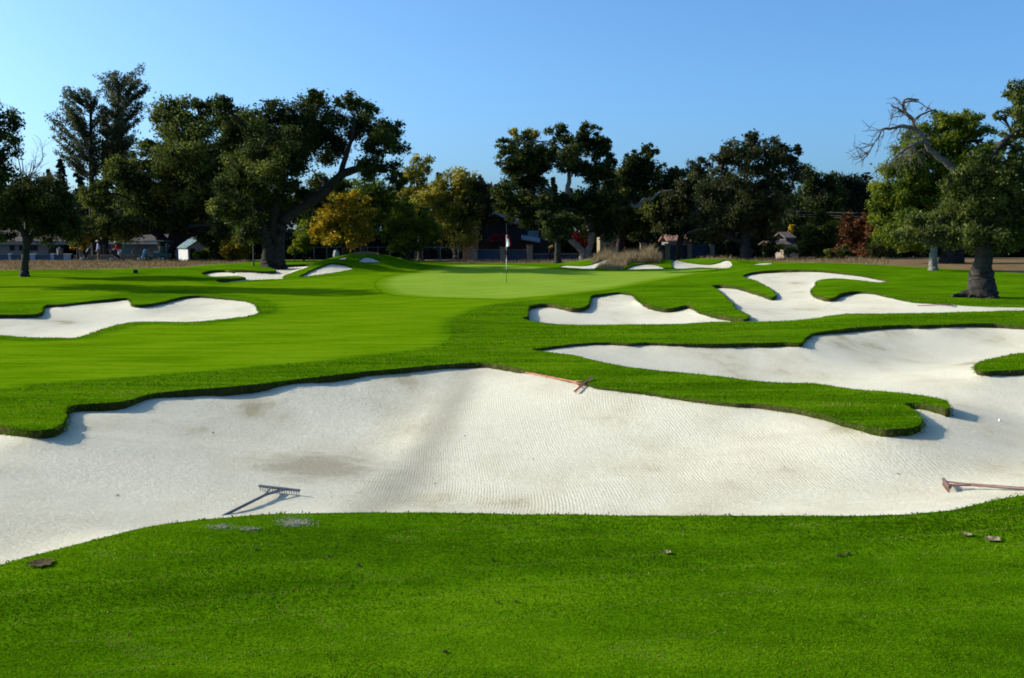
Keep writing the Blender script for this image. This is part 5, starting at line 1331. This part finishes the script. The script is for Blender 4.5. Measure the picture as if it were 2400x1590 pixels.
for px, py in ((1209,1038),(1838,1096),(1250,1078),(938,1093),(275,1162),(2020,1001),(1090,1023),(500,1015),(2105,1112),(1600,1240),(1440,1098),(700,1110),(1020,1135),(420,1070)):
    p = pick([(px, py)])[0]; g = Geo(); an = rng.random() * 6.28; L = 0.016 + 0.012 * rng.random()
    u_ = np.array([math.cos(an), math.sin(an), 0.15]); v_ = np.array([-math.sin(an), math.cos(an), 0.3])
    vs = [p + [0, 0, 0.006] + u_ * L * a_ + v_ * L * b_ + np.array([0, 0, 0.3 * L * abs(b_)]) for a_, b_ in ((-1, 0), (-0.4, 0.45), (0.4, 0.4), (1, 0), (0.4, -0.4), (-0.4, -0.45), (0, 0))]
    g.add(vs, [(0, 6, 1), (1, 6, 2), (2, 6, 3), (3, 6, 4), (4, 6, 5), (5, 6, 0)])
    o = g.build("fallen_leaf", M_dleaf, None, False, origin=p); tag(o, "small dry brown leaf lying on the front bunker sand", "leaf", "dry leaves scattered on the sand")
    o.modifiers.new("thick", 'SOLIDIFY').thickness = 0.0015
g = Geo()
for cx, cy, sx, sy, n in ((690, 1227, 36, 9, 700), (520, 1237, 28, 6, 220), (585, 1242, 24, 5, 160)):
    pp = cast(np.column_stack([cx + sx * rng.normal(size=n) * 0.6, np.maximum(cy + sy * rng.normal(size=n) * 0.6, 1212)]))
    for p in pp: g.blob((p[0], p[1], p[2] + 0.008), (0.0028, 0.0028, 0.0015), 5, 3, 0.25)
tag(g.build("spilled_sand", M_sand, None, False), "white sand splashed on the front grass edge", "sand", kind="stuff")
p = cast([(318, 641)])[0]; r_ = thing("yardage_marker", "small dark marker block alone on the left lawn", "marker", p)
g = Geo(); g.box((p[0], p[1], p[2] + 0.10), (0.26, 0.16, 0.20), rz=0.3); g.build("block", M_black, r_)
g = Geo(); g.box((p[0], p[1], p[2] + 0.215), (0.30, 0.20, 0.03), rz=0.3); g.build("lid", M_grey, r_)

# ---------------------------------------------------------------- golf gear
def golf_bag(label, p, lean, mat, h=0.9):
    r_ = thing("golf_bag", label, "golf bag", p, "golf bags near the left houses")
    ax = np.array([math.sin(lean), 0, math.cos(lean)]); P0 = np.array(p)
    g = Geo(); g.tube([P0, P0 + ax * h * 0.1, P0 + ax * h * 0.9, P0 + ax * h], [0.13, 0.14, 0.135, 0.145], 12); g.build("body", mat, r_, True)
    g = Geo(); g.box(P0 + ax * h * 0.35 + np.array([0, -0.15, 0]), (0.17, 0.10, h * 0.45), ry=lean); g.build("pocket", mat, r_)
    for i in range(6):
        a_ = P0 + ax * h * 0.95 + np.array([(i - 2.5) * 0.035, (i % 2) * 0.06 - 0.03, 0]); e = a_ + ax * (0.18 + 0.05 * (i % 3))
        g = Geo(); g.tube([a_, e], [0.008, 0.008], 5); g.blob(e, (0.05, 0.035, 0.035), 8, 5); g.build("club", M_galv if i % 2 else M_black, r_, True)
def trolley(label, p):
    r_ = thing("golf_trolley", label, "golf trolley", p, "push trolleys near the two golfers"); P0 = np.array(p)
    g = Geo(); g.tube([P0 + [-0.45, 0, 0.16], P0 + [0.1, 0, 0.45], P0 + [0.5, 0, 1.0]], [0.02] * 3, 6); g.tube([P0 + [0.25, -0.34, 0.17], P0 + [0.1, 0, 0.42], P0 + [0.25, 0.34, 0.17]], [0.018] * 3, 6); g.build("frame", M_grey, r_)
    for q_ in ((-0.45, 0, 0.14), (0.25, -0.36, 0.16), (0.25, 0.36, 0.16)):
        c_ = P0 + np.array(q_); rad = q_[2]; g = Geo()
        for rr2, yy2 in ((rad, 0),):
            ring = [c_ + np.array([math.cos(t) * rr2 * 0.85, yy2, math.sin(t) * rr2 * 0.85]) for t in np.linspace(0, 2 * math.pi, 15)]
            g.tube(ring, [rad * 0.17] * 15, 6, cap=False)
        for t in np.linspace(0, math.pi, 4)[:-1]:
            v_ = np.array([math.cos(t), 0, math.sin(t)]) * rad * 0.8; g.tube([c_ - v_, c_ + v_], [0.012] * 2, 5)
        g.build("wheel", M_white if q_[0] < 0 else M_rubber, r_, True)
def gp(px, d): return base(px, d)
t1 = gp(202, 96); trolley("push trolley left of the golfer in pale blue", t1); golf_bag("dark bag with a pale hood on the trolley left of the golfer in pale blue", t1 + [-0.15, 0, 0.30], 0.55, M_bagb)
t2 = gp(272, 95.5); trolley("push trolley at the feet of the red shirted golfer", t2); golf_bag("black bag lying slanted at the feet of the red shirted golfer", t2 + [0.32, -0.1, 0.30], -0.9, M_bagb)
t3 = gp(337, 96); trolley("push trolley left of the golf cart", t3); golf_bag("sky blue bag on the trolley left of the golf cart", t3 + [-0.1, 0, 0.30], 0.35, M_bagt, 0.8)

cpos = gp(366, 97.2)
r_ = thing("golf_cart", "green golf cart parked left of the forked oak trunk", "golf cart", cpos); P0 = cpos
g = Geo()
prof = [(-1.15, 0.30), (-1.18, 0.62), (-0.80, 0.86), (-0.68, 0.42), (-0.10, 0.40), (-0.05, 0.72), (0.55, 0.74), (1.15, 0.66), (1.18, 0.30)]
vs = [P0 + [x, s_, z] for s_ in (-0.58, 0.58) for x, z in prof]; n_ = len(prof)
g.add(vs, [tuple(range(n_)), tuple(reversed(range(n_, 2 * n_)))] + [(i, i + n_, (i + 1) % n_ + n_, (i + 1) % n_) for i in range(n_)]); g.build("body", M_cgreen, r_)
g = Geo(); g.box(P0 + [-0.05, 0, 1.78], (1.75, 1.15, 0.07)); g.build("roof", M_seat, r_)
for sx in (-0.78, 0.62):
    for sy in (-0.5, 0.5):
        g = Geo(); g.tube([P0 + [sx - 0.05, sy, 0.72], P0 + [sx, sy, 1.75]], [0.02, 0.02], 6); g.build("roof_post", M_black, r_)
g = Geo(); g.box(P0 + [0.2, 0, 0.80], (0.5, 1.0, 0.14)); g.box(P0 + [0.47, 0, 1.06], (0.12, 1.0, 0.42), ry=0.15); g.build("seat", M_seat, r_)
g = Geo(); g.tube([P0 + [-0.62, -0.25, 0.75], P0 + [-0.38, -0.25, 1.0]], [0.018] * 2, 6)
g.tube([P0 + [-0.38 + 0.1 * math.sin(t) * 0.5, -0.25 + 0.17 * math.cos(t), 1.0 + 0.16 * math.sin(t)] for t in np.linspace(0, 6.283, 13)], [0.015] * 13, 5, cap=False); g.build("steering_wheel", M_black, r_)
for sx in (-0.82, 0.78):
    for sy in (-0.55, 0.55):
        c_ = P0 + np.array([sx, sy, 0.23]); g = Geo()
        g.tube([c_ + [0, -0.09, 0], c_ + [0, -0.07, 0], c_ + [0, 0.07, 0], c_ + [0, 0.09, 0]], [0.19, 0.23, 0.23, 0.19], 16); wo = g.build("wheel", M_rubber, r_, True)
        g = Geo(); g.tube([c_ + [0, -0.097, 0], c_ + [0, 0.097, 0]], [0.10, 0.10], 10); g.build("rim", M_white, wo, True)
golf_bag("green bag strapped upright on the golf cart's tail", P0 + [0.98, -0.25, 0.68], 0.15, M_cgreen)
golf_bag("navy blue bag strapped upright on the golf cart's tail", P0 + [0.98, 0.28, 0.68], 0.35, M_navy)

# ---------------------------------------------------------------- people
def skin_mesh(name, nodes, links, mat, parent, root=0, sub=2):
    me = bpy.data.meshes.new(name); me.from_pydata([n[:3] for n in nodes], links, []); me.update()
    o = link_mesh(name, me, mat, parent)
    md = o.modifiers.new("skin", 'SKIN'); md.use_smooth_shade = True
    for i, n in enumerate(nodes):
        sv = me.skin_vertices[0].data[i]; rr2 = n[3] if isinstance(n[3], tuple) else (n[3], n[3]); sv.radius = rr2; sv.use_root = (i == root)
    ss = o.modifiers.new("sub", 'SUBSURF'); ss.levels = sub; ss.render_levels = sub
    return o
def person(label, p, pose, shirt, trousers, rz, group="golfers beside the low wall"):
    r_ = thing("person", label, "person", p, group, rz)
    J = pose   # local frame: faces +X, joints: pelvis chest neck head, (shoulder elbow wrist) L/R, (hip knee ankle toe) L/R
    N = []; E = []
    def add(v, r, par=None):
        N.append((*v, r)); 
        if par is not None: E.append((par, len(N) - 1))
        return len(N) - 1
    pe = add(J['pelvis'], 0.14); ab = add(J['belly'], 0.135, pe); ch = add(J['chest'], (0.17, 0.12), ab); ne = add(J['neck'], 0.055, ch)
    hd = J['head']; h1 = add((hd[0], hd[1], hd[2] - 0.05), 0.075, ne); h2 = add((hd[0], hd[1], hd[2] + 0.05), 0.095, h1); add((hd[0] - 0.01, hd[1], hd[2] + 0.13), 0.06, h2)
    add((hd[0] + 0.115, hd[1], hd[2] + 0.005), 0.016, h2)
    for s_, k_ in ((1, 'L'), (-1, 'R')):
        a = add(J['sh' + k_], 0.062, ch); b = add(J['el' + k_], 0.042, a); c = add(J['wr' + k_], 0.028, b)
        dv = np.array(J['wr' + k_]) - np.array(J['el' + k_]); dv = dv / np.linalg.norm(dv)
        pm = np.array(J['wr' + k_]) + dv * 0.07; d_ = add(tuple(pm), (0.036, 0.018), c)
        side = np.cross(dv, (0, 0, 1)); side = side / (np.linalg.norm(side) + 1e-6)
        for q_, L in ((-0.03, 0.062), (-0.01, 0.075), (0.01, 0.07), (0.03, 0.055)):
            f1 = pm + side * q_ + dv * L * 0.5; f2 = f1 + dv * L * 0.35 - np.array([0, 0, 0.025])
            i1 = add(tuple(f1), 0.009, d_); add(tuple(f2), 0.008, i1)
        th = pm - dv * 0.03 + side * 0.045 * s_ + np.array([0.01, 0, 0]); i1 = add(tuple(th), 0.011, d_); add(tuple(th + dv * 0.035), 0.009, i1)
        hp = add(J['hp' + k_], 0.088, pe); kn = add(J['kn' + k_], 0.058, hp); an = add(J['an' + k_], 0.038, kn); add(J['to' + k_], 0.034, an)
    skin_mesh("body", N, E, M_skin, r_)
    N = []; E = []
    pe = add(np.array(J['pelvis']) + [0, 0, 0.0], 0.165); ab = add(J['belly'], 0.165, pe); ch = add(J['chest'], (0.20, 0.15), ab); add(np.array(J['neck']) * 0.6 + np.array(J['chest']) * 0.4, 0.085, ch)
    for k_ in 'LR':
        a = add(J['sh' + k_], 0.082, ch); b = add(J['el' + k_], 0.066, a); add(np.array(J['el' + k_]) * 0.35 + np.array(J['wr' + k_]) * 0.65, 0.05, b)
    skin_mesh("shirt", N, E, shirt, r_)
    N = []; E = []
    pe = add(np.array(J['pelvis']) - [0, 0, 0.02], 0.155)
    for k_ in 'LR':
        hp = add(J['hp' + k_], 0.108, pe); kn = add(J['kn' + k_], 0.082, hp); add(np.array(J['an' + k_]) + [0, 0, 0.02], 0.066, kn)
    skin_mesh("trousers", N, E, trousers, r_)
    for k_ in 'LR':
        a = np.array(J['an' + k_]); t = np.array(J['to' + k_])
        skin_mesh("shoe", [(*(a - [0.05, 0, 0.05]), 0.045), (*(a * 0.5 + t * 0.5 - [0, 0, 0.02]), 0.05), (*t, 0.04)], [(0, 1), (1, 2)], M_shoe, r_)
    hd = np.array(hd); P0 = np.array([0, 0, 0.0])
    g = Geo(); g.blob(hd + [-0.035, 0, 0.035], (0.105, 0.10, 0.115), 12, 8, 0.03); o = g.build("hair", M_hair, None, True); o.parent = r_
    g = Geo(); g.lathe(hd + [0, 0, 0.07], [(0.122, 0.0), (0.12, 0.05), (0.09, 0.105), (0.02, 0.125)], 14); g.hexa([hd + [0.09, -0.08, 0.065], hd + [0.20, -0.05, 0.05], hd + [0.20, 0.05, 0.05], hd + [0.09, 0.08, 0.065]], [hd + [0.09, -0.08, 0.08], hd + [0.20, -0.05, 0.06], hd + [0.20, 0.05, 0.06], hd + [0.09, 0.08, 0.08]])
    o = g.build("cap", M_flagw, None, True); o.parent = r_
    for s_ in (-1, 1):
        g = Geo(); g.blob(hd + [0.085, 0.035 * s_, 0.02], (0.014, 0.013, 0.012), 8, 6); o = g.build("eye", M_shoe, None, True); o.parent = r_
    g = Geo(); g.box(hd + [0.093, 0, -0.055], (0.012, 0.045, 0.010)); o = g.build("mouth", M_redc, None, True); o.parent = r_
stand = dict(pelvis=(0, 0, 0.95), belly=(0, 0, 1.12), chest=(0.01, 0, 1.34), neck=(0.02, 0, 1.50), head=(0.05, 0, 1.62),
    shL=(0, 0.19, 1.42), elL=(-0.05, 0.27, 1.14), wrL=(0.10, 0.24, 0.92), shR=(0, -0.19, 1.42), elR=(-0.03, -0.26, 1.14), wrR=(0.16, -0.20, 0.98),
    hpL=(0, 0.09, 0.90), knL=(0.03, 0.10, 0.50), anL=(0.0, 0.11, 0.09), toL=(0.17, 0.12, 0.035), hpR=(0, -0.09, 0.90), knR=(0.0, -0.10, 0.50), anR=(-0.06, -0.11, 0.09), toR=(0.11, -0.13, 0.035))
lean = dict(pelvis=(-0.05, 0, 0.93), belly=(0.02, 0, 1.09), chest=(0.12, 0, 1.29), neck=(0.20, 0, 1.43), head=(0.26, 0, 1.53),
    shL=(0.14, 0.19, 1.36), elL=(0.20, 0.25, 1.08), wrL=(0.42, 0.14, 1.02), shR=(0.14, -0.19, 1.36), elR=(0.18, -0.26, 1.09), wrR=(0.42, -0.12, 1.05),
    hpL=(-0.04, 0.09, 0.89), knL=(0.02, 0.11, 0.49), anL=(-0.04, 0.13, 0.09), toL=(0.13, 0.14, 0.035), hpR=(-0.04, -0.09, 0.89), knR=(-0.02, -0.10, 0.49), anR=(-0.10, -0.12, 0.09), toR=(0.07, -0.13, 0.035))
person("golfer in a light blue shirt, khaki trousers and white cap, standing in profile", gp(231, 96.5), stand, M_pblue, M_khaki, math.pi + 0.25)
person("golfer in a red shirt, pale trousers and white cap, leaning over a trolley", gp(279, 96), lean, M_redc, M_ltr, math.pi + 0.1)
